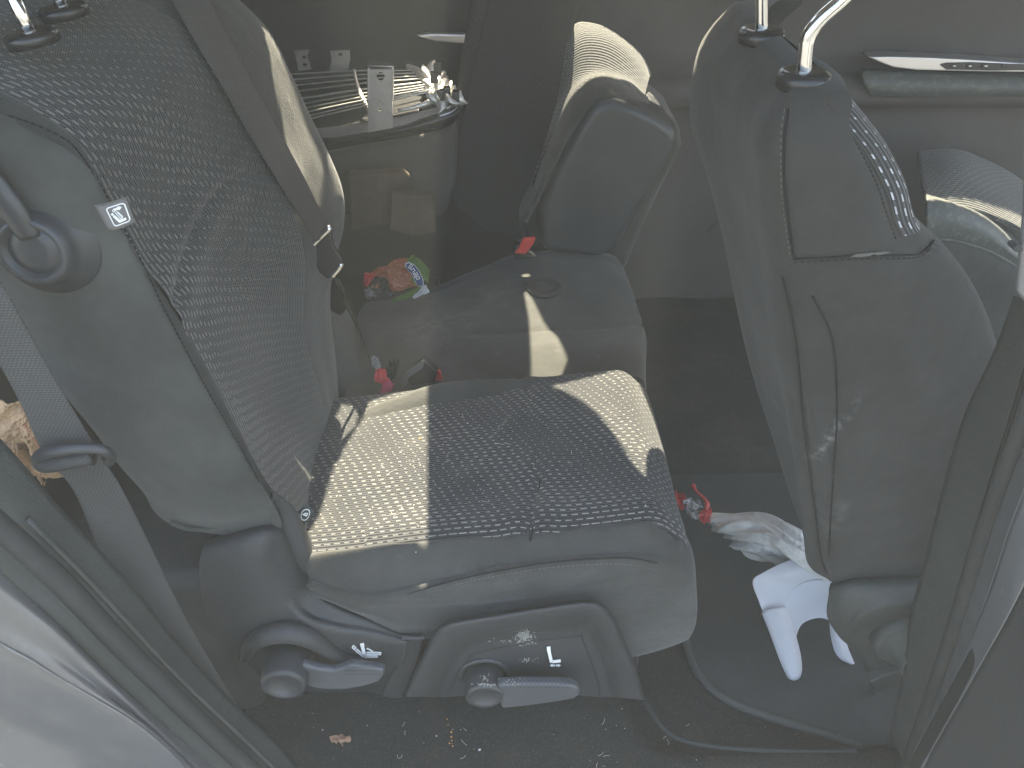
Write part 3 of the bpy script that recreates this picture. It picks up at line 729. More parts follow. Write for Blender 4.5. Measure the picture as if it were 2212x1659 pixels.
loop = [Y(a, b, y) for a, b, y in [(88, 1003, -.115), (82, 992, -.122), (95, 980, -.128), (135, 972, -.130), (185, 968, -.130), (222, 972, -.128), (240, 985, -.12), (236, 1000, -.108)]]
tube('guide_loop', loop, [.006, .007, .0075, .007, .006, .006, .006, .005], 'plastic_s', bt, n=12)
tube('guide_bar', [Y(a, b, y) for a, b, y in [(80, 1000, -.122), (100, 1002, -.124), (150, 994, -.124), (200, 987, -.122)]], [.007, .0105, .0105, .0095], 'plastic', bt, n=12)
def belt_on(G, px, lift, parent):
    rows = []
    for r_ in px:
        A = hit(G, r_[0], r_[1], lift); B = hit(G, r_[2], r_[3], lift)
        rows.append([A, A*.67+B*.33, A*.33+B*.67, B])
    rows = np.array(rows)
    for k in range(1): rows[1:-1] = (rows[:-2]+2*rows[1:-1]+rows[2:])/4
    # keep every row on its own pixel after the depths are evened out
    G_ = surf(rows, 60, 12)
    o = link('webbing', gmesh('webbing', G_), 'web', parent); solid(o, .0014, 0); return o
bt2 = thing('seat_belt', Y(560, 300, .40), 'grey far seat belt crossing the backrest down to a metal adjuster', 'seat belt', 'seat belts')
belt_on(GB, [(335, -60, 425, -60), (372, 0, 452, 0), (405, 62, 482, 60), (440, 122, 515, 120), (480, 185, 548, 185), (515, 248, 580, 240), (550, 310, 612, 300), (582, 362, 638, 350), (612, 410, 664, 395), (640, 455, 684, 440), (664, 494, 704, 482), (682, 522, 716, 505)], .016, bt2)
tube('adjuster_bar', [Y(674, 528, .33), Y(694, 508, .33), Y(714, 490, .33)], .0055, 'chrome', bt2, n=10)
tube('adjuster_bar', [Y(716, 596, .34), Y(728, 582, .34), Y(738, 568, .34)], .0055, 'chrome', bt2, n=10)
prism('adjuster_frame', [Y(a, b, .335) for a, b in [(672, 530), (690, 510), (712, 488), (719, 496), (716, 512), (722, 535), (738, 560), (737, 575), (722, 598), (708, 604), (690, 590), (676, 560)]], (0, .008, 0), 'black', bt2, .003)
tube('tail_strap', [Y(a, b, y) for a, b, y in [(720, 595, .345), (738, 622, .36), (748, 655, .375), (766, 690, .40), (782, 730, .43), (800, 780, .44)]], [.004, .0035, .003, .003, .0015, .001], 'film', bt2, n=8)
strap = [[Y(a, b, y) for a, b, y in r] for r in [
    [(680, 660, .46), (710, 668, .46), (735, 680, .47), (752, 665, .49), (765, 690, .5)],
    [(684, 710, .44), (712, 722, .44), (745, 740, .45), (765, 740, .47), (780, 750, .5)],
    [(700, 760, .43), (722, 780, .43), (752, 790, .44), (778, 790, .46), (795, 800, .5)],
    [(722, 830, .42), (740, 840, .42), (765, 850, .43), (790, 845, .44), (805, 850, .46)],
    [(732, 900, .42), (750, 900, .42), (775, 893, .42), (800, 880, .42), (815, 868, .44)]]]
sheet('folded_strap', strap, 40, 30, 'web', bt2, th=.002)
# sunlit stub between belt and backrest
# =================================================================== FRONT PASSENGER SEAT
ps = thing('front_seat', (.5, .2, FZ), 'tall dark front seat seen from behind with two bare headrest rods', 'car seat')
# columns: world rings by height
rear_near = np.array([Y(a, b, .0) for a, b in [(1690, 215), (1692, 300), (1695, 420), (1712, 560), (1722, 700), (1738, 860), (1752, 980), (1768, 1110), (1788, 1235)]])
front_near = np.array([Y(a, b, .0) for a, b in [(1750, 130), (1835, 240), (1902, 340), (1955, 425), (1982, 480), (2010, 520), (2085, 572), (2135, 640), (2170, 720), (2205, 840), (2225, 1000), (2235, 1240)]])
rear_near = rear_near[np.argsort(rear_near[:, 2])]; front_near = front_near[np.argsort(front_near[:, 2])]
sil = np.array([Y(a, b, .40) for a, b in [(1495, 105), (1480, 170), (1480, 240), (1500, 305), (1528, 400), (1552, 500), (1572, 600), (1592, 700), (1625, 820), (1665, 940), (1705, 1060), (1740, 1165), (1785, 1265)]])
sil = sil[np.argsort(sil[:, 2])]
def rn(z): return float(np.interp(z, rear_near[:, 2], rear_near[:, 0]))
def fn(z): return float(np.interp(z, front_near[:, 2], front_near[:, 0]))
def sl_(z): return float(np.interp(z, sil[:, 2], sil[:, 0]))
# silhouette of the far rear edge follows its own curve; blend per height
ctrl = []
WE = np.array([Y(a, b, .0) for a, b in [(1742, 70), (1800, 122), (1880, 222), (1945, 330), (1992, 425), (2016, 490), (2016, 515)]])
front_near = np.concatenate([front_near[front_near[:, 2] < WE[-1, 2]-.004], WE[::-1]])
ZSTEP = WE[-1, 2]
ZP = [-.09, -.04, .03, .10, .18, .24, .29, .33, .36, .39, .43, .47, .52, .57, .61]
for z in ZP+[.637, .657]:
    a, f, s = rn(z), fn(z), sl_(z)
    if z > .61: q_ = (z-.61)/.047; a += .030*q_**1.5; s += .030*q_**1.5; f -= .006*q_
    bend = .012*g(z, .1, .14); yk = .012*max(0, (z-.60)/.057)**1.5
    ctrl.append([V(f-.03, .22, z), V(f-.004, .11, z), V(f-.001, .05+yk, z), V(f-.010, .014+yk, z), V(f-.036, yk, z), V((a+f)/2+.01, -.008-.006*g(z, .3, .2)+yk, z), V(a+.035, -.006+yk, z), V(a, .006+yk, z), V(a-.016, .035, z),
                 V(a*.7+s*.3-.010+bend, .10, z), V(a*.45+s*.55-.008+bend, .20, z), V(s-.004, .31, z), V(s+.006, .385, z), V(s+.04, .42-yk, z), V(s+.12, .43-yk, z)])
def shrink(row, k, z, dz=0):
    c = np.mean([p for p in row], axis=0)
    return [V(c[0]+(p[0]-c[0])*k, c[1]+(p[1]-c[1])*(1-(1-k)*.35), z) for p in row]
ctrl.append(shrink(ctrl[-1], .80, .668)); ctrl.append(shrink(ctrl[-1], .5, .6725)); ctrl.append(shrink(ctrl[-1], .2, .673))
GP = surf(np.array(ctrl), 170, 190)
pxg, pyg = pixgrid(GP)
def groove(G, lines, depth=.004, w=3.2):
    px, py = pixgrid(G); n = normals(G)
    to = np.sign((n*(CAM-G)).sum(-1))
    d = np.zeros(px.shape)
    for ln, dp in lines:
        q = cr(np.array(ln, float), lin(70))
        dd = np.min(np.hypot(px[..., None]-q[:, 0], py[..., None]-q[:, 1]), axis=-1)
        d = np.maximum(d, dp*np.exp(-dd/w))
    return G - n*(to*d)[..., None]
SE1 = [(1702, 235), (1694, 300), (1696, 420), (1712, 540), (1718, 558)]
SE2 = [(1715, 560), (1790, 556), (1880, 552), (1975, 550), (2005, 535), (2018, 518)]
SE3 = [(1690, 600), (1712, 700), (1724, 780), (1732, 880), (1745, 990), (1760, 1100), (1772, 1200), (1786, 1240)]
SE4 = [(1755, 640), (1795, 720), (1806, 800), (1808, 900), (1802, 1000), (1795, 1110), (1790, 1200)]
GP = groove(GP, [(SE1, .004), (SE2, .007), (SE3, .005), (SE4, .004)])
# wrinkles low on the corner
nn = normals(GP); to = np.sign((nn*(CAM-GP)).sum(-1))
for (ax_, ay_, ang, L_, w_, h_) in [(1772, 960, 82, 75, 10, .004), (1792, 985, 84, 50, 7, -.004), (1668, 840, 75, 90, 14, .006), (1720, 920, 78, 120, 16, -.004), (1650, 700, 80, 100, 20, .004), (1850, 900, 80, 120, 26, .003), (1950, 760, 70, 150, 30, .003)]:
    ca, sa = math.cos(math.radians(ang)), math.sin(math.radians(ang))
    q = (pxg-ax_)*ca+(pyg-ay_)*sa; w = -(pxg-ax_)*sa+(pyg-ay_)*ca
    GP = GP + nn*(to*h_*np.exp(-(q/L_)**2-(w/w_)**2))[..., None]
cW = int(round(190*4/(len(ctrl[0])-1)))
wm = np.zeros((GP.shape[0]-1, GP.shape[1]-1), bool); wm[:, :cW] = GP[:-1, :1, 2] > ZSTEP
wm[GP[:-1, :-1, 2] > .660] = False
nup = normals(GP)
UU, WW = arcs(GP)
link('backrest', gmesh('backrest', GP, keep=~wm), 'front_fabric', ps)
link('woven_front', gmesh('woven_front', GP, (WW, UU[:, cW:cW+1]-UU), keep=wm), 'woven_front', ps)
i0 = int(np.argmax(GP[:, 0, 2] > ZSTEP)); i1 = int(np.argmax(GP[:, 0, 2] > .655))
tube('piping', [GP[i, cW] for i in range(i0, i1, 3)], .0020, 'front_fabric', ps, n=8)
stitches([GP[i, cW+4]+V(0, -.0008, 0) for i in range(i0, i1, 6)], 'groove', .006, .0035, .0007, ps)
for SE in (SE1, SE2, SE3, SE4):
    q_ = cr(np.array(SE, float), lin(24)); tube('seam', [hit(GP, a, b, -.0004) for a, b in q_], .0011, 'groove', ps, n=6, smooth_path=False)
stitches([hit(GP, a-7, b, .0006) for a, b in cr(np.array(SE1, float), lin(12))], 'stitch', .007, .004, .0006, ps)
stitches([hit(GP, a, b+7, .0006) for a, b in cr(np.array(SE2, float), lin(14))], 'groove', .007, .004, .0007, ps)
# label caught in the seam
prism('seam_label', [Y(a, b, -.012) for a, b in [(1838, 555), (1850, 549), (1915, 543), (1925, 546), (1900, 551), (1860, 555)]], (0, .002, -.001), 'stitch', ps, 0)
# headrest rods
for a, b, zc, path in [(1738, 158, .672, [(1738, 158), (1740, 110), (1748, 75), (1775, 40), (1815, 5), (1850, -30)]), (1647, 65, .672, [(1647, 65), (1645, 30), (1645, -10), (1648, -50)])]:
    c = Z(a, b+4, zc)
    lathe('headrest_sleeve', c, (0, 0, 1), [(.001, -.012), (.0265, -.012), (.0275, -.003), (.0255, .003), (.019, .0055), (.009, .005), (.001, .005)], 'black', ps, n=44)
    pts = [c+V(0, 0, -.005)]
    for (qx, qy) in path[1:]: pts.append(Y(qx, qy, c[1]))
    tube('headrest_rod', pts, .0072, 'chrome', ps, n=20)
# base of the seat: recliner cover, hub and lever
hub = [[Y(a, b, y) for a, b, y in r] for r in [
    [(1795, 1262, .02), (1830, 1252, .02), (1900, 1246, .01), (1990, 1243, .01), (2060, 1245, .01)],
    [(1792, 1278, -.01), (1832, 1262, -.02), (1900, 1256, -.025), (1990, 1255, -.025), (2060, 1260, -.02)],
    [(1788, 1330, -.01), (1825, 1310, -.035), (1890, 1290, -.045), (1960, 1285, -.048), (2060, 1290, -.04)],
    [(1815, 1375, -.0), (1830, 1365, -.025), (1855, 1335, -.050), (1930, 1312, -.058), (2060, 1310, -.05)],
    [(1842, 1400, .01), (1850, 1392, -.01), (1870, 1360, -.035), (1930, 1330, -.045), (2060, 1325, -.045)],
    [(1868, 1440, .01), (1876, 1430, -.005), (1890, 1395, -.02), (1930, 1360, -.03), (2060, 1350, -.03)],
    [(1885, 1500, .01), (1890, 1500, .0), (1900, 1490, -.01), (1930, 1480, -.01), (2060, 1480, -.01)]]]
sheet('hinge_cover', hub, 50, 50, 'trim', ps, th=.004)
lathe('hinge_knob', Y(1965, 1378, -.045), (-.05, -1, .05), [(.06, -.01), (.058, .012), (.052, .016), (.042, .017), (.036, .045), (.034, .052), (.030, .055), (.026, .050), (.001, .046)], 'trim', ps, n=40)
prism('lever', [Y(a, b, -.03) for a, b in [(1878, 1475), (1905, 1462), (1960, 1445), (2000, 1440), (2000, 1475), (1950, 1482), (1905, 1492), (1885, 1485)]], (0, .02, 0), 'trim', ps, .004)
# =================================================================== DRIVER SEAT
ds = thing('driver_seat', (1.2, .9, FZ), 'driver seat cushion at the far right with a bright sunlit bolster', 'car seat')
cu = [[Y(a, b, y) for a, b, y in r] for r in [
    [(1980, 330, 1.12), (2060, 325, 1.12), (2120, 345, 1.12), (2180, 375, 1.12), (2240, 420, 1.12), (2330, 480, 1.12)],
    [(1985, 365, 1.05), (2060, 350, 1.05), (2120, 368, 1.05), (2180, 402, 1.05), (2240, 445, 1.05), (2330, 510, 1.05)],
    [(1990, 400, .98), (2060, 395, .98), (2120, 410, .98), (2180, 440, .98), (2240, 480, .98), (2330, 540, .98)],
    [(2000, 440, .92), (2060, 450, .92), (2120, 462, .92), (2180, 485, .92), (2240, 520, .92), (2330, 580, .92)]]]
sheet('cushion', cu, 30, 40, 'woven_rib', ds, th=.01)
bo = [[Y(a, b, y) for a, b, y in r] for r in [
    [(2000, 420, .94), (2060, 440, .94), (2120, 462, .94), (2165, 490, .94), (2215, 530, .94), (2300, 600, .94)],
    [(2000, 432, .90), (2050, 440, .90), (2110, 465, .90), (2160, 500, .90), (2205, 545, .90), (2290, 620, .90)],
    [(2000, 470, .87), (2050, 472, .87), (2100, 488, .87), (2145, 512, .87), (2195, 552, .87), (2280, 630, .87)],
    [(2000, 512, .87), (2050, 513, .87), (2100, 525, .87), (2140, 540, .87), (2185, 565, .87), (2270, 640, .87)],
    [(2000, 540, .88), (2050, 560, .88), (2100, 590, .88), (2140, 620, .88), (2180, 650, .88), (2260, 720, .88)]]]
sheet('bolster', bo, 40, 50, 'leather', ds, th=.006)
sd = [[Y(a, b, y) for a, b, y in r] for r in [
    [(1990, 512, .865), (2050, 515, .865), (2100, 527, .865), (2140, 542, .865), (2185, 567, .865), (2270, 640, .865)],
    [(1990, 570, .85), (2050, 570, .85), (2100, 585, .85), (2140, 602, .85), (2185, 630, .85), (2270, 700, .85)],
    [(1990, 760, .87), (2050, 760, .87), (2100, 760, .87), (2140, 760, .87), (2185, 780, .87), (2270, 850, .87)]]]
sheet('side_panel', sd, 20, 30, 'plain', ds, th=.01)
tube('piping', [Y(a, b, .86) for a, b in [(2000, 518), (2050, 518), (2100, 530), (2140, 545), (2180, 567), (2215, 592)]], .003, 'leather', ds, n=8)
# =================================================================== FAR DOORS
fd = thing('far_door', (.6, 1.32, 0), 'far side taupe door lining with satin grab trim and window switches', 'door')
def wallrow(z, y): return [V(x, y, z) for x in (-1.1, -.6, -.1, .4, .9, 1.4, 2.2)]
wz = [(-.42, 1.33), (-.2, 1.31), (0, 1.30), (.16, 1.29), (.22, 1.27), (.25, 1.235), (.275, 1.235), (.29, 1.27), (.33, 1.32), (.42, 1.33), (.52, 1.33), (.60, 1.34), (.62, 1.37)]
sheet('door_lining', [wallrow(z, y) for z, y in wz], 70, 60, 'taupe', fd, th=.02, off=1)
tube('lining_seam', [V(x, 1.319, .36+.01*math.sin(x*2)) for x in np.linspace(-.9, 2.0, 12)], .0022, 'groove', fd, n=6)
prism('map_pocket', [(.62, 1.305, -.16), (1.5, 1.305, -.16), (1.46, 1.305, -.02), (.72, 1.305, -.01)], (0, -.03, 0), 'taupe', fd, .015)
tube('lining_crease', [V(x, 1.300, .14-.02*math.sin(x*1.5)) for x in np.linspace(-.9, 2.0, 12)], .003, 'taupe', fd, n=6)
# satin pulls
prism('grab_trim', [Y(a, b, 1.245) for a, b in [(898, 76), (930, 73), (975, 74), (1012, 75), (1040, 78), (1040, 96), (985, 94), (940, 90), (910, 82)]], (0, .02, 0), 'alu', fd, .003)
prism('switch_trim', [Y(a, b, 1.23) for a, b in [(1876, 123), (1920, 122), (2000, 124), (2100, 129), (2200, 136), (2300, 146), (2300, 156), (2180, 156), (2060, 154), (1980, 152), (1930, 146), (1900, 135)]], (0, .05, .0), 'alu', fd, .003)
ar = [[Y(a, b, y) for a, b, y in r] for r in [
    [(1860, 148, 1.27), (1950, 152, 1.27), (2100, 156, 1.27), (2300, 160, 1.27)],
    [(1860, 156, 1.22), (1950, 162, 1.22), (2100, 166, 1.22), (2300, 172, 1.22)],
    [(1865, 178, 1.20), (1950, 186, 1.20), (2100, 188, 1.20), (2300, 192, 1.20)],
    [(1880, 205, 1.21), (1950, 208, 1.21), (2100, 206, 1.21), (2300, 205, 1.21)],
    [(1890, 212, 1.25), (1950, 214, 1.25), (2100, 211, 1.25), (2300, 208, 1.25)]]]
sheet('armrest', ar, 30, 30, 'leather', fd, th=.006)
stitches([Y(a, b, 1.195) for a, b in [(1900, 203), (2000, 203), (2100, 201), (2230, 196)]], 'stitch', .008, .006, .0009, fd)
prism('switch_panel', [Y(a, b, 1.226) for a, b in [(2030, 140), (2045, 136), (2100, 135), (2200, 139), (2290, 144), (2290, 152), (2150, 153), (2045, 151)]], (0, .03, 0), 'black', fd, .003)
for i, a in enumerate((2060, 2095, 2128, 2170)):
    prism('window_switch', [Y(a+dx, b, 1.222) for dx, b in [(-8, 146), (-5, 139), (6, 139), (9, 146)]], (0, .012, 0), 'black', fd, .002)
multi('switch_mark', [[Y(a+dx, b, 1.2205) for dx, b in [(-3, 144), (-3, 141.5), (3, 141.5), (3, 144)]] for a in (2062, 2096, 2130)], (0, -.0005, 0), 'white_print', fd)
# =================================================================== LOOSE GRILLE on far side
gr = thing('loose_grille', Y(830, 250, 1.02), 'loose chrome grille with thin bars and a drilled steel bracket', 'car part')
# lower shell
trough = [[Y(a, b, y) for a, b, y in r] for r in [
    [(630, 305, .96), (760, 290, .96), (860, 272, .96), (930, 252, .96), (975, 238, .97), (993, 222, .99)],
    [(630, 316, .945), (760, 300, .945), (860, 282, .945), (935, 264, .95), (985, 246, .96), (998, 226, .98)],
    [(630, 338, .96), (760, 313, .96), (860, 296, .96), (935, 282, .96), (980, 264, .97), (992, 244, .985)]]]
sheet('lower_shell', trough, 12, 60, 'black', gr, th=.006)
band = [[Y(a, b, y) for a, b, y in r] for r in [
    [(630, 283, .975), (760, 270, .975), (860, 252, .975), (930, 236, .975), (960, 226, .98), (975, 210, .99)],
    [(630, 309, .953), (760, 293, .953), (860, 275, .953), (935, 257, .953), (978, 242, .96), (992, 224, .98)]]]
sheet('front_band', band, 6, 60, 'steel', gr, th=.003)
prism('grille_tray', [Y(632, 296, 1.0), Y(905, 238, 1.0), Y(925, 160, 1.16), Y(600, 180, 1.16)], (0, 0, -.02), 'black', gr, .003)
# slats
for i, t in enumerate((0, .07, .15, .24, .33, .44, .60, .72, .84, .95)):
    yl = 268+(-108)*t; yr = 196+(-52)*t
    yy = .99+.16*t
    r = .0015 if i != 5 else .0022
    xl = 640-30*t; xr = 930-12*t
    tube('slat', [Y(xl, yl-4, yy), Y((xl+xr)/2, (yl+yr)/2-3, yy), Y(xr-15, yr+5, yy), Y(xr, yr-2, yy+.01)], r, 'grillemetal', gr, n=6)
tube('divider_rib', [Y(a, b, y) for a, b, y in [(765, 152, 1.10), (770, 175, 1.07), (778, 200, 1.04), (790, 225, 1.01), (800, 250, .985)]], [.004, .004, .005, .005, .007], 'grillemetal', gr, n=8)
tube('end_rail', [Y(a, b, y) for a, b, y in [(880, 143, 1.15), (905, 155, 1.12), (922, 180, 1.07), (930, 205, 1.03), (925, 222, .99), (860, 240, .98)]], [.006, .009, .011, .011, .007, .003], 'grillemetal', gr, n=8)
endc = [[Y(a, b, y) for a, b, y in r] for r in [
    [(905, 150, 1.10), (925, 140, 1.11), (938, 148, 1.12), (948, 165, 1.11), (958, 185, 1.10)],
    [(918, 172, 1.06), (932, 165, 1.05), (950, 170, 1.06), (962, 185, 1.06), (975, 195, 1.06)],
    [(925, 200, 1.01), (940, 190, 1.0), (955, 196, 1.0), (972, 200, 1.01), (988, 205, 1.01)],
    [(935, 225, .98), (948, 215, .965), (965, 215, .96), (982, 212, .96), (994, 218, .975)],
    [(950, 238, .97), (965, 234, .955), (978, 230, .95), (988, 226, .955), (998, 228, .97)]]]
def ed(U, W, G): return .012*np.sin(U*160)*np.sin(W*140)+.006*np.sin(U*330+1)
sheet('end_clip', endc, 30, 30, 'grillemetal', gr, th=.003, disp=ed)
for a, b in [(945, 150), (938, 168), (965, 200), (985, 208), (952, 205), (975, 222)]:
    box('clip', tuple(Y(a, b, 1.0-(b-150)*.0006)-V(.008, .01, .010)), tuple(Y(a, b, 1.0-(b-150)*.0006)+V(.008, .01, .012)), 'black', gr, .002)
def circ(cx, cy, r, y, n=18, asp=1.): return [Y(cx+r*math.cos(t), cy+asp*r*math.sin(t), y) for t in np.linspace(0, 2*math.pi, n+1)[:-1]]
br = prism('bracket', [Y(a, b, .95) for a, b in [(797, 150), (847, 150), (848, 218), (849, 288), (794, 290), (795, 218)]], (0, .004, 0), 'steel', gr, 0,
      holes=[circ(822, 165, 9, .95), circ(822, 238, 4, .95, 10)])
prism('bracket_lip', [Y(a, b, .948) for a, b in [(792, 142), (849, 143), (850, 150), (792, 149)]], (0, .03, 0), 'chrome', br, .001)
for sx in ((793, 797), (846, 850)):
    prism('bracket_flange', [Y(a, b, .943) for a, b in [(sx[0], 149), (sx[1], 149), (sx[1], 216), (sx[0], 216)]], (0, .012, 0), 'steel', br, .0008)
for i, (pts, cc, lab) in enumerate([([(636, 110), (668, 108), (664, 122), (672, 150), (645, 153), (640, 130)], [(657, 124, 5), (658, 140, 5)], 'twisted steel bracket with two slots behind the grille'),
                       ([(713, 110), (755, 109), (756, 128), (752, 150), (712, 155), (716, 128)], [(735, 118, 5)], 'bent pale steel bracket with one slot behind the grille')]):
    t = prism('steel_bracket', [Y(a, b, 1.15) for a, b in pts], (0, .004, 0), 'steel', None, 0, holes=[circ(x, y, r, 1.15, 10, .8) for x, y, r in cc])
    tag(t, lab, 'bracket', 'steel brackets')
# shelf under the grille, far seat shell
rs_ = thing('folded_car_seat', (-.3, 1.1, .2), 'dark folded seatback under the chrome grille', 'car seat')
prism('backrest', [Y(a, b, .99) for a, b in [(560, 330), (700, 325), (860, 300), (960, 275), (990, 255), (985, 400), (960, 470), (560, 470)]], (0, .30, 0), 'taupe', rs_, .02)
# cargo zone behind and below
prism('seat_shell', [(-.62, .47, -.3), (-.16, .47, -.3), (-.16, 1.2, -.3), (-.62, 1.2, -.3)], (0, 0, .06), 'plastic', rs_, .01)
# brown cardboard pieces
for nm, pts, y, lab in [('cardboard_piece', [(752, 378), (868, 372), (884, 385), (882, 425), (925, 428), (930, 455), (890, 470), (760, 500)], .92, 'dim brown cardboard flap standing behind the seats'),
                        ('cardboard_piece', [(845, 420), (935, 422), (942, 500), (900, 512), (842, 498)], .88, 'small brown cardboard scrap in front of the larger flap')]:
    o = prism(nm, [Y(a, b, y) for a, b in pts], (.0, .02, .004), 'kraft', None, .003); tag(o, lab, 'cardboard', 'cardboard pieces')
# =================================================================== WRAPPERS
def crumple(name, px, m, parent, y=None, z=None, nr=24, nc=24, amp=.006, seed=1, th=.001):
    r_ = np.random.default_rng(seed)
    ctrl = [[(Y(a, b, y) if y is not None else Z(a, b, z)) for a, b in r] for r in px]
    G_ = surf(np.array(ctrl), nr, nc)
    q = r_.normal(size=(7, 7)); Q = cr(np.swapaxes(cr(q[..., None], lin(nr)), 0, 1), lin(nc)); Q = np.swapaxes(Q, 0, 1)[..., 0]
    q2 = r_.normal(size=(nr+1, nc+1))*.25
    G_ = G_+normals(G_)*(amp*(Q+q2))[..., None]
    o = link(name, gmesh(name, G_), m, parent, smooth=False); solid(o, th, 0); return o
w = thing('snack_bag', Z(860, 600, .03), 'crumpled snack bag with orange and green print and a blue oval name', 'bag')
yb = .72
crumple('bag_body', [[(798, 590), (822, 575), (850, 565), (880, 556)], [(803, 610), (828, 600), (855, 590), (885, 578)], [(805, 640), (835, 636), (868, 628), (905, 618)]], 'orange', w, y=yb, seed=2, amp=.004)
crumple('green_panel', [[(872, 560), (890, 552), (905, 558), (928, 580)], [(878, 585), (893, 578), (912, 582), (926, 598)], [(895, 618), (905, 612), (915, 608), (925, 612)]], 'green', w, y=yb+.004, seed=3, amp=.004)
crumple('dark_patch', [[(798, 612), (815, 598), (835, 602)], [(796, 625), (818, 615), (842, 622)], [(790, 652), (820, 645), (850, 640)]], 'film', w, y=yb-.006, seed=4, amp=.003)
crumple('green_fringe', [[(845, 646), (880, 632), (908, 618)], [(850, 652), (885, 642), (915, 630)]], 'green', w, y=yb-.012, seed=5, amp=.002)
crumple('white_corner', [[(890, 640), (905, 628), (920, 615)], [(895, 645), (912, 638), (928, 632)]], 'white', w, y=yb-.016, seed=6, amp=.002)
ov = [(877, 572), (884, 569), (895, 574), (905, 587), (912, 603), (914, 617), (903, 618), (896, 604), (888, 590), (879, 580)]
cc = np.mean(ov, axis=0)
prism('oval_border', [Y(*(cc+(np.array(p)-cc)*1.14), yb-.009) for p in ov], (0, .001, 0), 'white', w, 0)
lg = prism('oval_logo', [Y(*p, yb-.011) for p in ov], (0, .001, 0), 'blue', w, 0)
# lettering "snap" built as strokes running down the oval
def letters(word, start, dirv, size, y, m, parent, wd=1.3):
    S = {'s': [((1, 0), (0, 0)), ((0, 0), (0, .5)), ((0, .5), (1, .5)), ((1, .5), (1, 1)), ((1, 1), (0, 1))],
         'n': [((0, 1), (0, 0)), ((0, .1), (1, .1)), ((1, .1), (1, 1))],
         'a': [((0, 0), (1, 0)), ((1, 0), (1, 1)), ((1, 1), (0, 1)), ((0, 1), (0, .5)), ((0, .5), (1, .5))],
         'p': [((0, 0), (0, 1.4)), ((0, 0), (1, 0)), ((1, 0), (1, .8)), ((1, .8), (0, .8))],
         '1': [((.5, 0), (.5, 1))], 'y': [((0, 0), (.5, .5)), ((1, 0), (.2, 1))], 't': [((.5, 0), (.5, 1)), ((0, .3), (1, .3))],
         'e': [((0, .5), (1, .5)), ((1, .5), (1, 0)), ((1, 0), (0, 0)), ((0, 0), (0, 1)), ((0, 1), (1, 1))]}
    polys = []; p = np.array(start, float)
    for k, ch in enumerate(word):
        d = np.array(dirv[k] if isinstance(dirv[0], tuple) else dirv, float); d /= np.linalg.norm(d); n = V(-d[1], d[0])
        for a, b in S[ch]:
            A = p+d*a[0]*size*.75+n*a[1]*size; B = p+d*b[0]*size*.75+n*b[1]*size
            polys.append([Y(q[0], q[1], y) for q in stroke(A, B, wd)])
        p = p+d*size*1.25
    return multi('lettering', polys, (0, -.0005, 0), m, parent)
letters('snap', (888, 571), [(.6, .8), (.55, .83), (.5, .87), (.35, .94)], 8, yb-.0115, 'white_print', lg, 1.5)
w2 = thing('candy_wrapper', Z(800, 610, .03), 'red foil candy wrapper end beside the snack bag', 'wrapper', 'candy wrappers')
crumple('foil', [[(788, 587), (800, 590), (812, 592)], [(787, 600), (796, 602), (804, 602)], [(786, 615), (794, 618), (800, 612)]], 'redwrap', w2, y=.715, seed=8, amp=.004)
crumple('clear_end', [[(786, 625), (796, 622), (806, 630)], [(788, 642), (800, 640), (812, 644)]], 'silverfilm', w2, y=.70, seed=9, amp=.004)
w3 = thing('candy_wrapper', Y(825, 820, .43), 'pink and clear wrapper tucked behind the woven cushion', 'wrapper', 'candy wrappers')
crumple('clear_end', [[(800, 772), (808, 768), (816, 775)], [(806, 790), (815, 788), (824, 792)], [(812, 808), (820, 805), (830, 808)]], 'silverfilm', w3, y=.43, seed=10, amp=.003)
crumple('red_print', [[(812, 800), (820, 795), (832, 798)], [(810, 818), (822, 812), (838, 815)], [(825, 830), (835, 828), (846, 826)]], 'redwrap', w3, y=.425, seed=11, amp=.003)
crumple('pink_strip', [[(826, 832), (838, 824), (852, 828)], [(822, 845), (834, 840), (846, 842)], [(815, 862), (825, 858), (836, 850)]], 'pink', w3, y=.42, seed=12, amp=.002)
crumple('black_film', [[(832, 788), (845, 782), (862, 782)], [(836, 805), (848, 800), (858, 800)], [(840, 825), (848, 820), (852, 815)]], 'film', w3, y=.435, seed=13, amp=.006)
# =================================================================== SMALL BAG, RED WRAPPERS, WHITE CARD by the foot well
zb = FZ-.02
pb = thing('plastic_bag', Z(1640, 1160, zb), 'crumpled grey plastic bag knotted at one end on the foot well floor', 'bag')
def Zg(rows, nr, nc, disp=None, nm='x', m='bag', parent=None, th=.0012, smooth=True):
    G_ = surf(np.array([[Z(a, b, z) for a, b, z in r] for r in rows]), nr, nc)
    if disp is not None: G_ = G_+normals(G_)*disp(*arcs(G_), G_)[..., None]
    o = link(nm, gmesh(nm, G_), m, parent, smooth=smooth); solid(o, th, 0); return o
def bagd(U, W, G):
    t = W/(W.max()+1e-6)
    f = np.sin(t*60+np.sin(U*20)*1.5)*.003+np.sin(t*27+U*18)*.006+np.sin(t*13-U*9)*.006
    return f*np.clip(U/.05, 0, 1)
Zg([[(1528, 1108, zb+.03), (1590, 1105, zb+.05), (1650, 1112, zb+.07), (1710, 1145, zb+.08), (1770, 1190, zb+.06)],
    [(1527, 1114, zb+.035), (1580, 1125, zb+.07), (1650, 1140, zb+.10), (1710, 1170, zb+.11), (1790, 1215, zb+.08)],
    [(1526, 1120, zb+.035), (1575, 1145, zb+.06), (1640, 1172, zb+.09), (1710, 1198, zb+.10), (1790, 1240, zb+.07)],
    [(1525, 1125, zb+.02), (1565, 1160, zb+.03), (1600, 1190, zb+.03), (1680, 1210, zb+.03), (1790, 1260, zb+.03)]], 70, 70, bagd, 'bag_film', 'bag', pb)
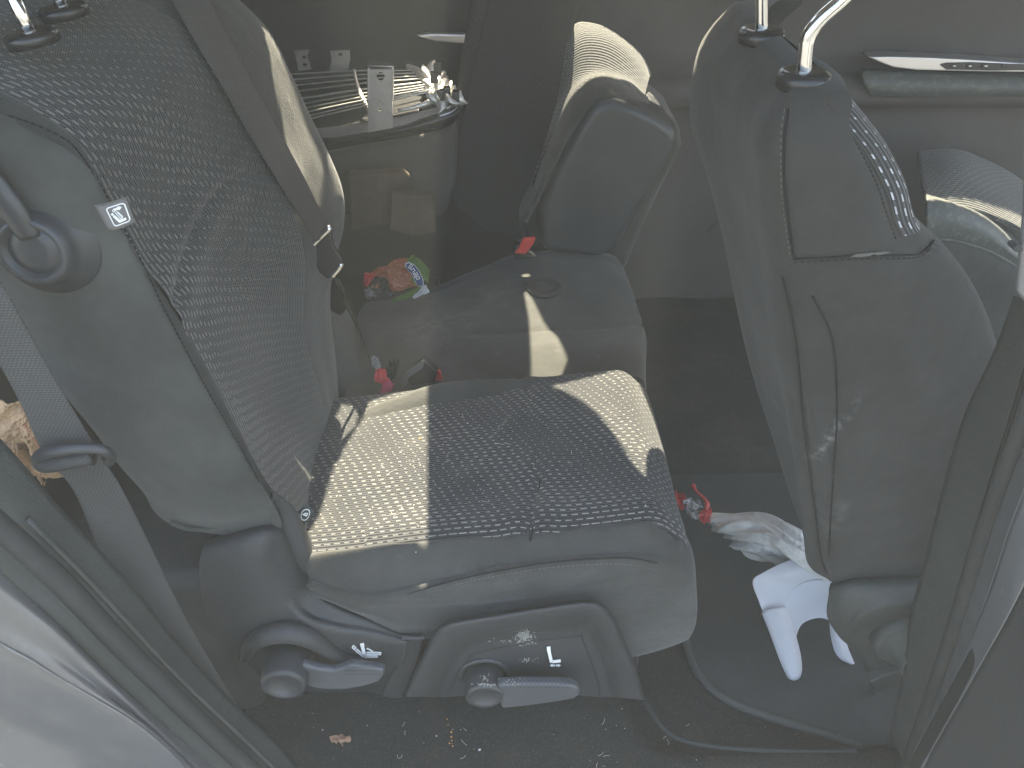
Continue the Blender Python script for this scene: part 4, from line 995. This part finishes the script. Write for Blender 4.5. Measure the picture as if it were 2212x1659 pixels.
rw = thing('candy_wrapper', Z(1490, 1090, zb), 'red and grey wrapper knotted onto the plastic bag on the floor', 'wrapper', 'candy wrappers')
crumple('red_tip', [[(1455, 1068), (1462, 1064), (1470, 1070)], [(1460, 1085), (1475, 1080), (1490, 1085)], [(1470, 1100), (1480, 1100), (1492, 1096)]], 'redwrap', rw, z=zb+.03, seed=21, amp=.006)
crumple('grey_middle', [[(1475, 1085), (1495, 1080), (1515, 1085)], [(1478, 1100), (1498, 1098), (1520, 1100)], [(1490, 1112), (1505, 1118), (1525, 1112)]], 'silverfilm', rw, z=zb+.035, seed=22, amp=.005)
crumple('red_band', [[(1512, 1105), (1525, 1100), (1538, 1106)], [(1510, 1115), (1524, 1116), (1534, 1116)], [(1514, 1124), (1524, 1128), (1534, 1128)]], 'redwrap', rw, z=zb+.045, seed=23, amp=.004)
tube('red_stem', [Z(a, b, zb+.03) for a, b in [(1497, 1048), (1505, 1062), (1520, 1076), (1528, 1090), (1522, 1105)]], [.006, .003, .004, .006, .005], 'redwrap', rw, n=6)
wc = thing('white_card', Z(1730, 1330, zb), 'curled white die-cut card standing on the dark foot well mat', 'card')
zc = FZ-.045
Zg([[(1648, 1322, .070+zc), (1640, 1300, .090+zc), (1626, 1256, .105+zc), (1650, 1236, .11+zc), (1700, 1212, .115+zc), (1750, 1196, .115+zc)],
    [(1662, 1320, .066+zc), (1664, 1296, .080+zc), (1666, 1262, .09+zc), (1694, 1246, .10+zc), (1735, 1228, .105+zc), (1775, 1210, .11+zc)],
    [(1697, 1313, .060+zc), (1700, 1296, .062+zc), (1711, 1274, .066+zc), (1736, 1257, .072+zc), (1766, 1251, .077+zc), (1800, 1253, .078+zc)]], 30, 40, None, 'back_panel', 'white', wc, .0012)
Zg([[(1697, 1312, .058+zc), (1699, 1296, .060+zc), (1710, 1274, .064+zc), (1735, 1258, .070+zc), (1765, 1252, .075+zc), (1795, 1256, .075+zc), (1825, 1280, .07+zc)],
    [(1704, 1340, .045+zc), (1708, 1322, .045+zc), (1722, 1302, .045+zc), (1745, 1290, .046+zc), (1770, 1286, .048+zc), (1798, 1292, .05+zc), (1828, 1308, .05+zc)],
    [(1718, 1388, .034+zc), (1722, 1368, .034+zc), (1732, 1349, .034+zc), (1752, 1338, .034+zc), (1775, 1335, .034+zc), (1798, 1342, .034+zc), (1830, 1350, .034+zc)]], 30, 40, None, 'inner_curl', 'white', wc, .0012)
Zg([[(1646, 1325, .068+zc), (1652, 1318, .078+zc), (1668, 1314, .084+zc), (1686, 1312, .080+zc), (1698, 1310, .062+zc)],
    [(1664, 1370, .052+zc), (1672, 1365, .062+zc), (1688, 1362, .068+zc), (1704, 1360, .063+zc), (1714, 1356, .050+zc)],
    [(1683, 1422, .034+zc), (1693, 1418, .044+zc), (1708, 1416, .049+zc), (1720, 1414, .044+zc), (1728, 1408, .032+zc)],
    [(1699, 1458, .020+zc), (1706, 1458, .030+zc), (1717, 1457, .034+zc), (1727, 1453, .030+zc), (1732, 1442, .018+zc)],
    [(1706, 1467, .012+zc), (1711, 1469, .018+zc), (1719, 1469, .020+zc), (1726, 1465, .018+zc), (1730, 1458, .012+zc)]], 34, 24, None, 'folded_leg', 'white', wc, .0014)
Zg([[(1792, 1340, .034+zc), (1800, 1342, .040+zc), (1810, 1342, .034+zc)], [(1794, 1370, .026+zc), (1806, 1368, .034+zc), (1820, 1362, .030+zc)],
    [(1802, 1404, .018+zc), (1816, 1402, .024+zc), (1830, 1395, .018+zc)], [(1816, 1424, .010+zc), (1828, 1424, .016+zc), (1840, 1420, .012+zc)], [(1836, 1434, .005+zc), (1841, 1435, .008+zc), (1846, 1434, .005+zc)]], 24, 12, None, 'second_leg', 'white', wc, .0014)
# =================================================================== BROWN PAPER on the left
pp_ = thing('paper_bag', Y(50, 940, -.05), 'torn brown paper bag with faint red print between belt and door frame', 'bag')
crumple('torn_sheet', [[(-60, 860), (0, 868), (45, 872), (80, 905)], [(-60, 900), (10, 905), (60, 900), (95, 950)], [(-60, 930), (20, 945), (70, 950), (120, 1000)], [(-40, 960), (50, 985), (90, 1020), (140, 1035)]], 'paper', pp_, y=-.085, seed=31, amp=.005, nr=34, nc=34)
crumple('crumpled_end', [[(-20, 965), (30, 962), (60, 990)], [(10, 985), (45, 995), (75, 1010)], [(45, 1010), (70, 1030), (100, 1042)]], 'paper', pp_, y=-.09, seed=32, amp=.006)
polys = []
for k in range(16):
    a = 50+k*2.9+rng.normal()*.4; b = 913+k*4.6
    polys.append(spx((a, b), (a+2.2, b+2.2), 1.0)); polys.append(spx((a+11, b-8), (a+13, b-5), 1.0))
    if k % 2: polys.append(spx((a+2, b), (a, b+2.6), .9))
multi('faint_print', [[Y(a, b, -.1035) for a, b in pl] for pl in polys], (0, -.0005, 0), 'redprint', pp_)
# =================================================================== NEAR CAR BODY: rear door frame and pillar
cb = thing('car_body', (0, -.2, FZ-.2), 'silver car body framing the open rear door', 'car')
def strip(name, left, right, m, prof=None, parent=cb, nr=60, nc=10, th=.004):
    """left/right: pixel polylines with y; prof: y-offset bulge"""
    A = cr(np.array([Y(*p) for p in left]), lin(nr)); B = cr(np.array([Y(*p) for p in right]), lin(nr))
    G_ = np.array([[A[i]*(1-t)+B[i]*t+V(0, -(prof or 0)*math.sin(math.pi*t), 0) for t in lin(nc)] for i in range(nr+1)])
    o = link(name, gmesh(name, G_), m, parent); solid(o, th, 0); return o
# curves from upper left to lower right (pixel)
c_paint = [(-120, 1120), (0, 1234), (120, 1345), (231, 1457), (350, 1562), (462, 1659), (560, 1745)]
c_seal1 = [(-120, 1060), (0, 1168), (125, 1283), (232, 1395), (330, 1490), (420, 1577), (512, 1659), (600, 1740)]
c_seal2 = [(-120, 1000), (0, 1112), (100, 1195), (190, 1285), (300, 1400), (380, 1478), (470, 1568), (565, 1659), (650, 1740)]
c_trim = [(-120, 840), (0, 950), (115, 1083), (190, 1165), (280, 1262), (375, 1380), (450, 1465), (520, 1535), (600, 1610), (680, 1700)]
def wy(c, y): return [(a, b, y) for a, b in c]
strip('frame_trim', wy(c_seal2, -.185), wy(c_trim, -.135), 'trim', .012)
mid = [((a+c)/2, (b+d)/2) for (a, b), (c, d) in zip(c_seal2[:7], c_trim[:7])]
tube('trim_crease', [Y(a, b, -.178) for a, b in [(60, 1120), (180, 1240), (290, 1358), (390, 1465), (490, 1560), (590, 1655), (650, 1710)]], [.004]*4, 'trim', cb, n=10, flat=.5)
tube('door_seal', [Y(a, b, -.192) for a, b in [((a+c)/2, (b+d)/2) for (a, b), (c, d) in zip(rs(c_seal1, 10), rs(c_seal2, 10))]], .0135, 'rubber', cb, n=14)
tube('seal_groove', [Y(a, b, -.200) for a, b in rs(c_seal1, 10)], .0022, 'groove', cb, n=8)
strip('flange', wy(c_paint, -.215), wy(c_seal1, -.200), 'trim', .006)
p2 = [(-120, 1165), (0, 1282), (120, 1368), (230, 1470), (330, 1565), (430, 1659), (520, 1745)]
p3 = [(-120, 1300), (0, 1391), (90, 1440), (160, 1485), (250, 1535), (330, 1592), (400, 1659), (480, 1745)]
p4 = [(-120, 1470), (0, 1583), (90, 1620), (174, 1662), (230, 1700), (300, 1740)]
p5 = [(-200, 1600), (-120, 1700), (0, 1790), (100, 1850), (200, 1900)]
prs = [wy(rs(c_paint, 6), -.215), wy(rs(p2, 6), -.232), wy([(a*.5+c*.5, b*.5+d*.5) for (a, b), (c, d) in zip(rs(p2, 6), rs(p3, 6))], -.236), wy(rs(p3, 6), -.248), wy([(a*.5+c*.5, b*.5+d*.5) for (a, b), (c, d) in zip(rs(p3, 6), rs(p4, 6))], -.252), wy(rs(p4, 6), -.258), wy(rs(p5, 6), -.30)]
sheet('quarter_panel', [[Y(*p) for p in r] for r in prs], 70, 60, 'paint', cb, th=.003)
tube('panel_crease', [Y(a, b, -.2495) for a, b in rs(p3, 8)], .0022, 'paint', cb, n=8)
qt = [[V(x, y, z) for x in (-1.3, -1.15, -1.0, -.85, -.74, -.66)] for z, y in ((-.42, .0), (-.3, -.02), (-.1, .0), (.1, .02), (.3, .04), (.55, .05), (.8, .04), (1.02, .0))]
sheet('quarter_trim', qt, 30, 30, 'trim', cb, th=.01)
box('wheel_arch_trim', (-1.2, -.03, -.41), (-.42, .30, -.02), 'rubber', cb, .03)
# right: pillar between the doors
r1 = [(2195, 640), (2150, 760), (2085, 900), (2038, 1060), (1998, 1220), (1968, 1330), (1950, 1470), (1905, 1659), (1880, 1760)]
r2 = [(2250, 640), (2215, 800), (2160, 980), (2110, 1150), (2068, 1300), (2020, 1470), (1958, 1659), (1925, 1760)]
r3 = [(2330, 640), (2280, 800), (2215, 960), (2150, 1130), (2100, 1290), (2040, 1470), (1985, 1600), (1964, 1659), (1930, 1760)]
r3b = [(2360, 700), (2300, 860), (2240, 1000), (2185, 1140), (2135, 1290), (2060, 1470), (2000, 1600), (1972, 1659), (1940, 1760)]
r4 = [(2400, 760), (2330, 900), (2262, 1040), (2212, 1130), (2150, 1285), (2075, 1470), (2010, 1600), (1982, 1659), (1945, 1760)]
strip('pillar_trim', wy(r1, -.09), wy(r2, -.155), 'trim', .008)
tube('door_seal', [Y(a, b, -.165) for a, b in [((a+c)/2, (b+d)/2) for (a, b), (c, d) in zip(rs(r2, 10), rs(r3, 10))]], .011, 'rubber', cb, n=14)
tube('seal_groove', [Y(a, b, -.165) for a, b in rs(r2, 10)], .002, 'groove', cb, n=8)
strip('pillar_flange', wy(r3, -.175), wy(r3b, -.205), 'paint', .003)
r5 = [(2470, 860), (2380, 1000), (2300, 1120), (2240, 1210), (2180, 1330), (2090, 1490), (2015, 1620), (1990, 1665), (1955, 1760)]
strip('pillar_edge', wy(r3b, -.205), wy(r5, -.235), 'paint', .004)
# dark lower door skin on the right
prism('rocker_panel', [Y(a, b, -.24) for a, b in [(2480, 870), (2380, 1020), (2240, 1228), (2180, 1345), (2092, 1500), (2018, 1628), (1996, 1668), (1955, 1780), (2600, 1780), (2600, 900)]], (0, .03, -.02), 'undertrim', cb, .004)
# upper pillar corner seen at the right edge
prism('pillar_corner', [Y(a, b, -.19) for a, b in [(2222, 145), (2219, 300), (2212, 480), (2204, 560), (2196, 630), (2216, 655), (2300, 720), (2300, 145)]], (0, .006, 0), 'paint', cb, .004)
prism('pillar_bolt', [Y(2200+11*math.cos(t), 538+8*math.sin(t), -.195) for t in np.linspace(0, 2*math.pi, 15)[:-1]], (0, .01, 0), 'rubber', cb, .001)
# sill under the door frame
box('sill', (-.75, -.30, FZ-.12), (1.9, -.165, FZ-.004), 'trim', cb, .01)
def dust_patch(mname, p, rad, col, amt, rot=0., scale=60.):
    m = M[mname]; nt_ = m.node_tree; N = nt_.nodes; L = nt_.links; b = N['Principled BSDF']
    tcn = N.new('ShaderNodeTexCoord'); mp = N.new('ShaderNodeMapping'); mp.vector_type = 'TEXTURE'
    mp.inputs['Location'].default_value = tuple(p); mp.inputs['Rotation'].default_value = rot if isinstance(rot, tuple) else (0, 0, rot); mp.inputs['Scale'].default_value = rad
    ge = N.new('ShaderNodeNewGeometry'); L.new(ge.outputs['Position'], mp.inputs['Vector'])
    ln = N.new('ShaderNodeVectorMath'); ln.operation = 'LENGTH'; L.new(mp.outputs[0], ln.inputs[0])
    mr = N.new('ShaderNodeMapRange'); L.new(ln.outputs['Value'], mr.inputs[0]); mr.inputs[1].default_value = 1.; mr.inputs[2].default_value = 0.; mr.inputs[4].default_value = amt
    no = N.new('ShaderNodeTexNoise'); no.inputs['Scale'].default_value = scale; no.inputs['Detail'].default_value = 6; L.new(ge.outputs['Position'], no.inputs['Vector'])
    m2 = N.new('ShaderNodeMapRange'); L.new(no.outputs['Fac'], m2.inputs[0]); m2.inputs[1].default_value = .42; m2.inputs[2].default_value = .7
    mu = N.new('ShaderNodeMath'); mu.operation = 'MULTIPLY'; L.new(mr.outputs[0], mu.inputs[0]); L.new(m2.outputs[0], mu.inputs[1])
    mx = N.new('ShaderNodeMix'); mx.data_type = 'RGBA'; L.new(mu.outputs[0], mx.inputs[0])
    src = b.inputs['Base Color'].links[0].from_socket if b.inputs['Base Color'].links else None
    if src: L.new(src, mx.inputs[6])
    mx.inputs[7].default_value = (*col, 1); L.new(mx.outputs[2], b.inputs['Base Color'])
dust_patch('front_fabric', hit(GP, 1785, 960), (.012, .03, .11), (.22, .22, .21), .9, (0, .2, 0), 90)
dust_patch('front_fabric', hit(GP, 1800, 1130), (.02, .03, .08), (.12, .12, .11), .7, (0, .1, 0), 60)
dust_patch('front_fabric', hit(GP, 1670, 880), (.012, .03, .07), (.12, .12, .11), .7, (0, .3, 0), 60)
dust_patch('woven', ctop(1085, 925), (.05, .006, .03), (.30, .30, .28), .85, 1.0, 200)
dust_patch('plain', Y(1205, 1187, 0), (.03, .03, .02), (.22, .22, .20), .8, 0., 160)
dust_patch('plain', Y(1030, 1240, -.03), (.10, .03, .03), (.10, .10, .095), .7, 0., 60)
dust_patch('plain', Z(950, 700, -.01), (.12, .10, .05), (.12, .12, .11), .7, 0., 40)
dust_patch('plain', Z(1060, 640, -.01), (.14, .10, .05), (.10, .10, .09), .7, 0., 30)
# =================================================================== LEAF, CRUMBS AND LINT
lf = thing('dry_leaf', Z(737, 1594, FZ+.004), 'small curled brown dry leaf on the carpet near the door sill', 'leaf')
crumple('blade', [[(713, 1594), (725, 1590), (738, 1588), (755, 1590)], [(714, 1598), (726, 1597), (740, 1598), (758, 1594)], [(722, 1602), (730, 1604), (742, 1603), (752, 1601)]], 'leaf', lf, z=FZ+.008, seed=41, amp=.004)
tube('stalk', [Z(a, b, FZ+.008) for a, b in [(733, 1602), (738, 1606), (741, 1612)]], .0006, 'leaf', lf, n=5)
def litter(name, pts, sizes, m, label, z_of, kind='stuff'):
    me = bpy.data.meshes.new(name); bm = bmesh.new()
    for p, sz in zip(pts, sizes):
        q = np.array(z_of(p)); mtx = Matrix.Translation(Vector(q)+Vector((0, 0, sz*.3))) @ Matrix.Rotation(rng.uniform(0, 6), 4, 'Z') @ Matrix.Diagonal((sz*rng.uniform(.7, 1.4), sz*rng.uniform(.5, 1), sz*rng.uniform(.3, .7), 1))
        bmesh.ops.create_icosphere(bm, subdivisions=1, radius=1, matrix=mtx)
    bm.to_mesh(me); bm.free()
    o = link(name, me, m, None, smooth=False); tag(o, kind=kind); o['label'] = label; return o
def on_cush(p): q = ctop(p[0], p[1]); return q
def on_floor(p): return Z(p[0], p[1], FZ+.003)
cp = [(rng.uniform(720, 1400), rng.uniform(860, 1160)) for _ in range(46)]+[(rng.normal(1135, 8), rng.uniform(860, 960)) for _ in range(22)]+[(rng.normal(860, 50), rng.normal(1010, 60)) for _ in range(30)]
litter('seat_crumbs', cp, rng.uniform(.0005, .0013, len(cp)), 'crumb', 'pale crumbs scattered over the woven cushion', on_cush)
cp = [(1128, 892), (1124, 886), (1131, 901), (1137, 879), (1166, 1066), (1169, 1069), (1090, 858), (907, 953), (1342, 1000), (1134, 897)]
litter('orange_crumbs', cp, rng.uniform(.0011, .0020, len(cp)), 'crumbo', 'orange brown crumbs along the cushion seam', on_cush)
fp_ = [(rng.uniform(600, 1380), rng.uniform(1530, 1656)) for _ in range(42)]+[(rng.uniform(1420, 1860), rng.uniform(1560, 1656)) for _ in range(8)]
litter('floor_crumbs', fp_, rng.uniform(.0003, .0008, len(fp_)), 'crumb', 'tiny pale crumbs strewn over the carpet', on_floor)
fp_ = [(975, 1582), (976, 1600), (971, 1606), (975, 1592), (968, 1566), (966, 1554), (978, 1612)]
litter('orange_floor_crumbs', fp_, [.0022, .0016, .0014, .0022, .0012, .0014, .0016], 'crumbo', 'orange flakes on the carpet in front of the seat', on_floor)
fp_ = [(943, 1590), (697, 1577), (1036, 1620)]
litter('white_specks', fp_, [.0022, .0018, .0022], 'white', 'white specks on the carpet', on_floor)
def hairs(name, place, boxpx, n, label, lo=.006, hi=.018):
    me = bpy.data.meshes.new(name); vs_h = []; fs_h = []
    for _ in range(n):
        a, b = rng.uniform(boxpx[0], boxpx[2]), rng.uniform(boxpx[1], boxpx[3])
        p = np.array(place((a, b)))+V(0, 0, .0015); th = rng.uniform(0, 6.28); L_ = rng.uniform(lo, hi); k = rng.normal()*80
        prev = None
        for j in range(7):
            c_ = p; d = V(math.cos(th), math.sin(th), 0); n_h = V(-d[1], d[0], 0)*.00022; i = len(vs_h)
            vs_h += [tuple(c_-n_h), tuple(c_+n_h), tuple(c_+V(0, 0, .0004))]
            if prev is not None: fs_h += [(prev, i, i+2, prev+2), (prev+1, prev+2, i+2, i+1), (prev, prev+1, i+1, i)]
            prev = i; p = p+d*L_/6; th += k*L_/6
    me.from_pydata(vs_h, [], fs_h); o = link(name, me, 'crumb', None, smooth=False); tag(o, kind='stuff'); o['label'] = label; return o
hairs('cushion_hairs', on_cush, (760, 880, 1250, 1150), 26, 'fine pale hairs lying on the woven cushion')
hairs('floor_hairs', on_floor, (820, 1560, 1500, 1650), 13, 'fine pale hairs and lint on the carpet')
# =================================================================== ADDED ROOF AND FAR SIDE PANELS (out of frame, cut to shape the sunlight)
SUN = V(.08, .41, .90); SUN /= np.linalg.norm(SUN)
RZ = 1.03
def on(a, b, surf_): return surf_(a, b)
def sC(a, b): return PL(a, b, (0, 0, topz(0)+.012), (-.109, 0, 1))        # near cushion top
def sM(a, b): return Z(a, b, -.012)                                       # centre cushion top
def toroof(p): return p+SUN*((RZ-p[2])/SUN[2])
roof = thing('sun_mask_roof', (0, .5, RZ), 'unseen pale car roof with added openings cut to shape the sun patches', 'roof')
def cut_sheet(name, x0, x1, t0, t1, step, polys, to3, m, parent, ext):
    # a thin panel laid out row by row with the union of the openings left out
    vs = []; fs = []; n = int(round((t1-t0)/step)); e = np.array(ext)
    for k in range(n):
        ta = t0+(t1-t0)*k/n; tb = t0+(t1-t0)*(k+1)/n; tc = (ta+tb)/2; iv = []
        for h in polys:
            xs_ = sorted(p[0]+(tc-p[1])/(q[1]-p[1])*(q[0]-p[0]) for p, q in zip(h, h[1:]+h[:1]) if (p[1] > tc) != (q[1] > tc))
            iv += list(zip(xs_[::2], xs_[1::2]))
        iv.sort(); cur = x0
        segs = []
        for a, b in iv:
            if a > cur: segs.append((cur, a))
            cur = max(cur, b)
        if cur < x1: segs.append((cur, x1))
        for a, b in segs:
            i = len(vs); q = [to3(a, ta), to3(b, ta), to3(b, tb), to3(a, tb)]
            vs += [tuple(p) for p in q]+[tuple(np.array(p)+e) for p in q]
            fs += [(i, i+1, i+2, i+3), (i+7, i+6, i+5, i+4), (i, i+4, i+5, i+1), (i+3, i+2, i+6, i+7), (i, i+3, i+7, i+4), (i+1, i+5, i+6, i+2)]
    me = bpy.data.meshes.new(name); me.from_pydata(vs, [], fs)
    bm = bmesh.new(); bm.from_mesh(me); bmesh.ops.remove_doubles(bm, verts=bm.verts, dist=1e-5); bm.to_mesh(me); bm.free()
    return link(name, me, m, parent, smooth=False)
def rp_(p): q = toroof(p); return (q[0], q[1])
LP = []      # sunlit patches, traced back along the sun to the openings
LP.append([sC(790, 888)+V(0, 0, .02), sC(800, 868)+V(0, .03, .02), sC(925, 820)+V(0, .03, .02), sC(925, 865), sC(926, 1000), sC(926, 1190), Y(900, 1216, -.008), Y(790, 1232, -.012), Y(640, 1240, -.012), sC(640, 1190), sC(690, 1110), sC(725, 1000)])
LP.append([sC(1180, 824), sC(1335, 783), sC(1385, 765), sC(1430, 860), sC(1470, 950), sC(1475, 985), sC(1460, 1003), sC(1432, 1018), sC(1405, 1024), sC(1384, 1018), sC(1366, 1000), sC(1344, 968), sC(1316, 928), sC(1288, 893), sC(1255, 864), sC(1220, 840)])
LP.append([sM(1112, 560), sM(1131, 558), sM(1136, 600), sM(1152, 660), sM(1175, 700), sM(1205, 730), sM(1228, 775), sM(1215, 796), sM(1150, 812), sM(1148, 770), sM(1143, 700), sM(1128, 620)])
LP.append([hit(GB, a, b) for a, b in [(552, 10), (570, 60), (592, 150), (614, 250), (634, 350), (650, 420), (688, 490), (705, 560)]]+[Y(a, b, .46) for a, b in [(745, 600), (775, 560), (785, 480), (780, 380), (740, 262), (680, 140), (615, 25), (580, -30)]])
LP.append([Y(880, 130, 1.12), Y(1050, -30, 1.05), Y(1040, 60, 1.03), Y(1000, 260, 1.03), Y(968, 330, 1.03), Y(960, 270, .95), Y(840, 320, .95), Y(700, 340, .95), Y(640, 300, 1.0), Y(660, 240, 1.02), Y(760, 200, 1.03)])
LP.append([Y(1190, 60, 1.10), Y(1310, 20, 1.10), Y(1420, 110, 1.09), Y(1430, 250, .96), Y(1330, 215, .88), Y(1250, 270, .88), Y(1130, 500, .87), Y(1112, 490, .90), Y(1150, 390, .92), Y(1190, 300, .94), Y(1200, 200, .97)])
LP.append([Y(1990, 425, .93), Y(2080, 450, .93), Y(2140, 470, .93), Y(2230, 420, .98), Y(2330, 440, 1.0), Y(2340, 720, .85), Y(2190, 600, .85), Y(2060, 530, .85), Y(1980, 510, .85)])
LP.append([Y(685, 625, .38), Y(740, 640, .38), Y(752, 690, .40), Y(700, 690, .40)])
LP.append([Y(870, 790, .43), Y(914, 772, .43), Y(925, 790, .44), Y(890, 815, .43)])
rh = [[(min(2.1, max(-1.23, x)), min(1.19, max(-.18, y))) for x, y in map(rp_, h)] for h in LP]
# far side above the belt line: added panel, openings shaped by the sun patches
SD = V(0, .18, -.47); SN = np.cross(V(1, 0, 0), SD)
def wp_(p):
    q = p+SUN*(((V(0, 1.2, RZ)-p) @ SN)/(SUN @ SN)); return (q[0], float((q-V(0, 1.2, RZ)) @ SD/(SD @ SD)))
def clw(h): return [(min(2.15, max(-1.22, x)), min(.97, max(.015, t))) for x, t in h]
wh = [clw([wp_(p) for p in h]) for h in LP]
cut_sheet('sun_mask_panel', -1.25, 2.2, -.20, 1.2, .005, rh, lambda x, y: V(x, y, RZ), 'sun_mask_panel', roof, (0, 0, .02))
def W3(x, t): return tuple(V(x, 1.2, RZ)+SD*t)
cut_sheet('side_sun_mask', -1.25, 2.2, 0, 1, .012, wh, lambda x, t: V(*W3(x, t)), 'sun_mask_panel', roof, (0, .02, .011))
box('rear_wall', (-1.30, -.2, -.42), (-1.26, 1.5, 1.03), 'trim', roof, 0)
gd = prism('ground', [(-8, -8, -1.15), (8, -8, -1.15), (8, 8, -1.15), (-8, 8, -1.15)], (0, 0, -.05), 'asphalt', None, 0); tag(gd, kind='structure')
# =================================================================== LIGHT, WORLD, CAMERA
w = bpy.data.worlds.new('World'); SC.world = w; w.use_nodes = True
nt = w.node_tree; bg = nt.nodes['Background']
sk = nt.nodes.new('ShaderNodeTexSky'); sk.sky_type = 'NISHITA'; sk.sun_disc = False; sk.dust_density = 3.; sk.ozone_density = .5
sk.sun_elevation = math.asin(SUN[2]); sk.sun_rotation = math.atan2(SUN[0], SUN[1])
nt.links.new(sk.outputs[0], bg.inputs['Color']); bg.inputs['Strength'].default_value = .125
hm = bpy.data.materials.new('veil_volume'); hm.use_nodes = True; hn = hm.node_tree  # added thin volume lifting the blacks, stands in for veiling lens glare
for n_0 in list(hn.nodes):
    if n_0.type == 'BSDF_PRINCIPLED': hn.nodes.remove(n_0)
pv = hn.nodes.new('ShaderNodeVolumePrincipled'); pv.inputs['Color'].default_value = (.88, .92, .90, 1); pv.inputs['Density'].default_value = .023
hn.links.new(pv.outputs[0], [n_0 for n_0 in hn.nodes if n_0.type == 'OUTPUT_MATERIAL'][0].inputs['Volume'])
M['veil_volume'] = hm
tag(box('veil_volume', (-9, -9, -2.2), (9, 9, 1.5), 'veil_volume', None, 0), kind='stuff')
sd_ = bpy.data.lights.new('sun', 'SUN'); sd_.energy = 5.0; sd_.angle = math.radians(.5); sd_.color = (1, .94, .78)
so = bpy.data.objects.new('sun', sd_); COL.objects.link(so)
so.rotation_euler = Vector(-SUN).to_track_quat('-Z', 'Y').to_euler(); so.location = Vector(SUN*8)
cd = bpy.data.cameras.new('camera'); co = bpy.data.objects.new('camera', cd); COL.objects.link(co)
cd.sensor_width = 36; cd.sensor_fit = 'HORIZONTAL'; cd.lens = 36*F/2212; cd.clip_start = .02; cd.clip_end = 200
mw = Matrix(((RT[0], UP[0], -FW[0], CAM[0]), (RT[1], UP[1], -FW[1], CAM[1]), (RT[2], UP[2], -FW[2], CAM[2]), (0, 0, 0, 1)))
co.matrix_world = mw
SC.camera = co
vs = SC.view_settings; vs.view_transform = 'Standard'; vs.look = 'None'; vs.gamma = 1; vs.use_curve_mapping = False
vs.exposure = 2.85
vs.use_white_balance = True; vs.white_balance_temperature = 7200; vs.white_balance_tint = 8
SC.cycles.use_denoising = True
SC.cycles.max_bounces = 6
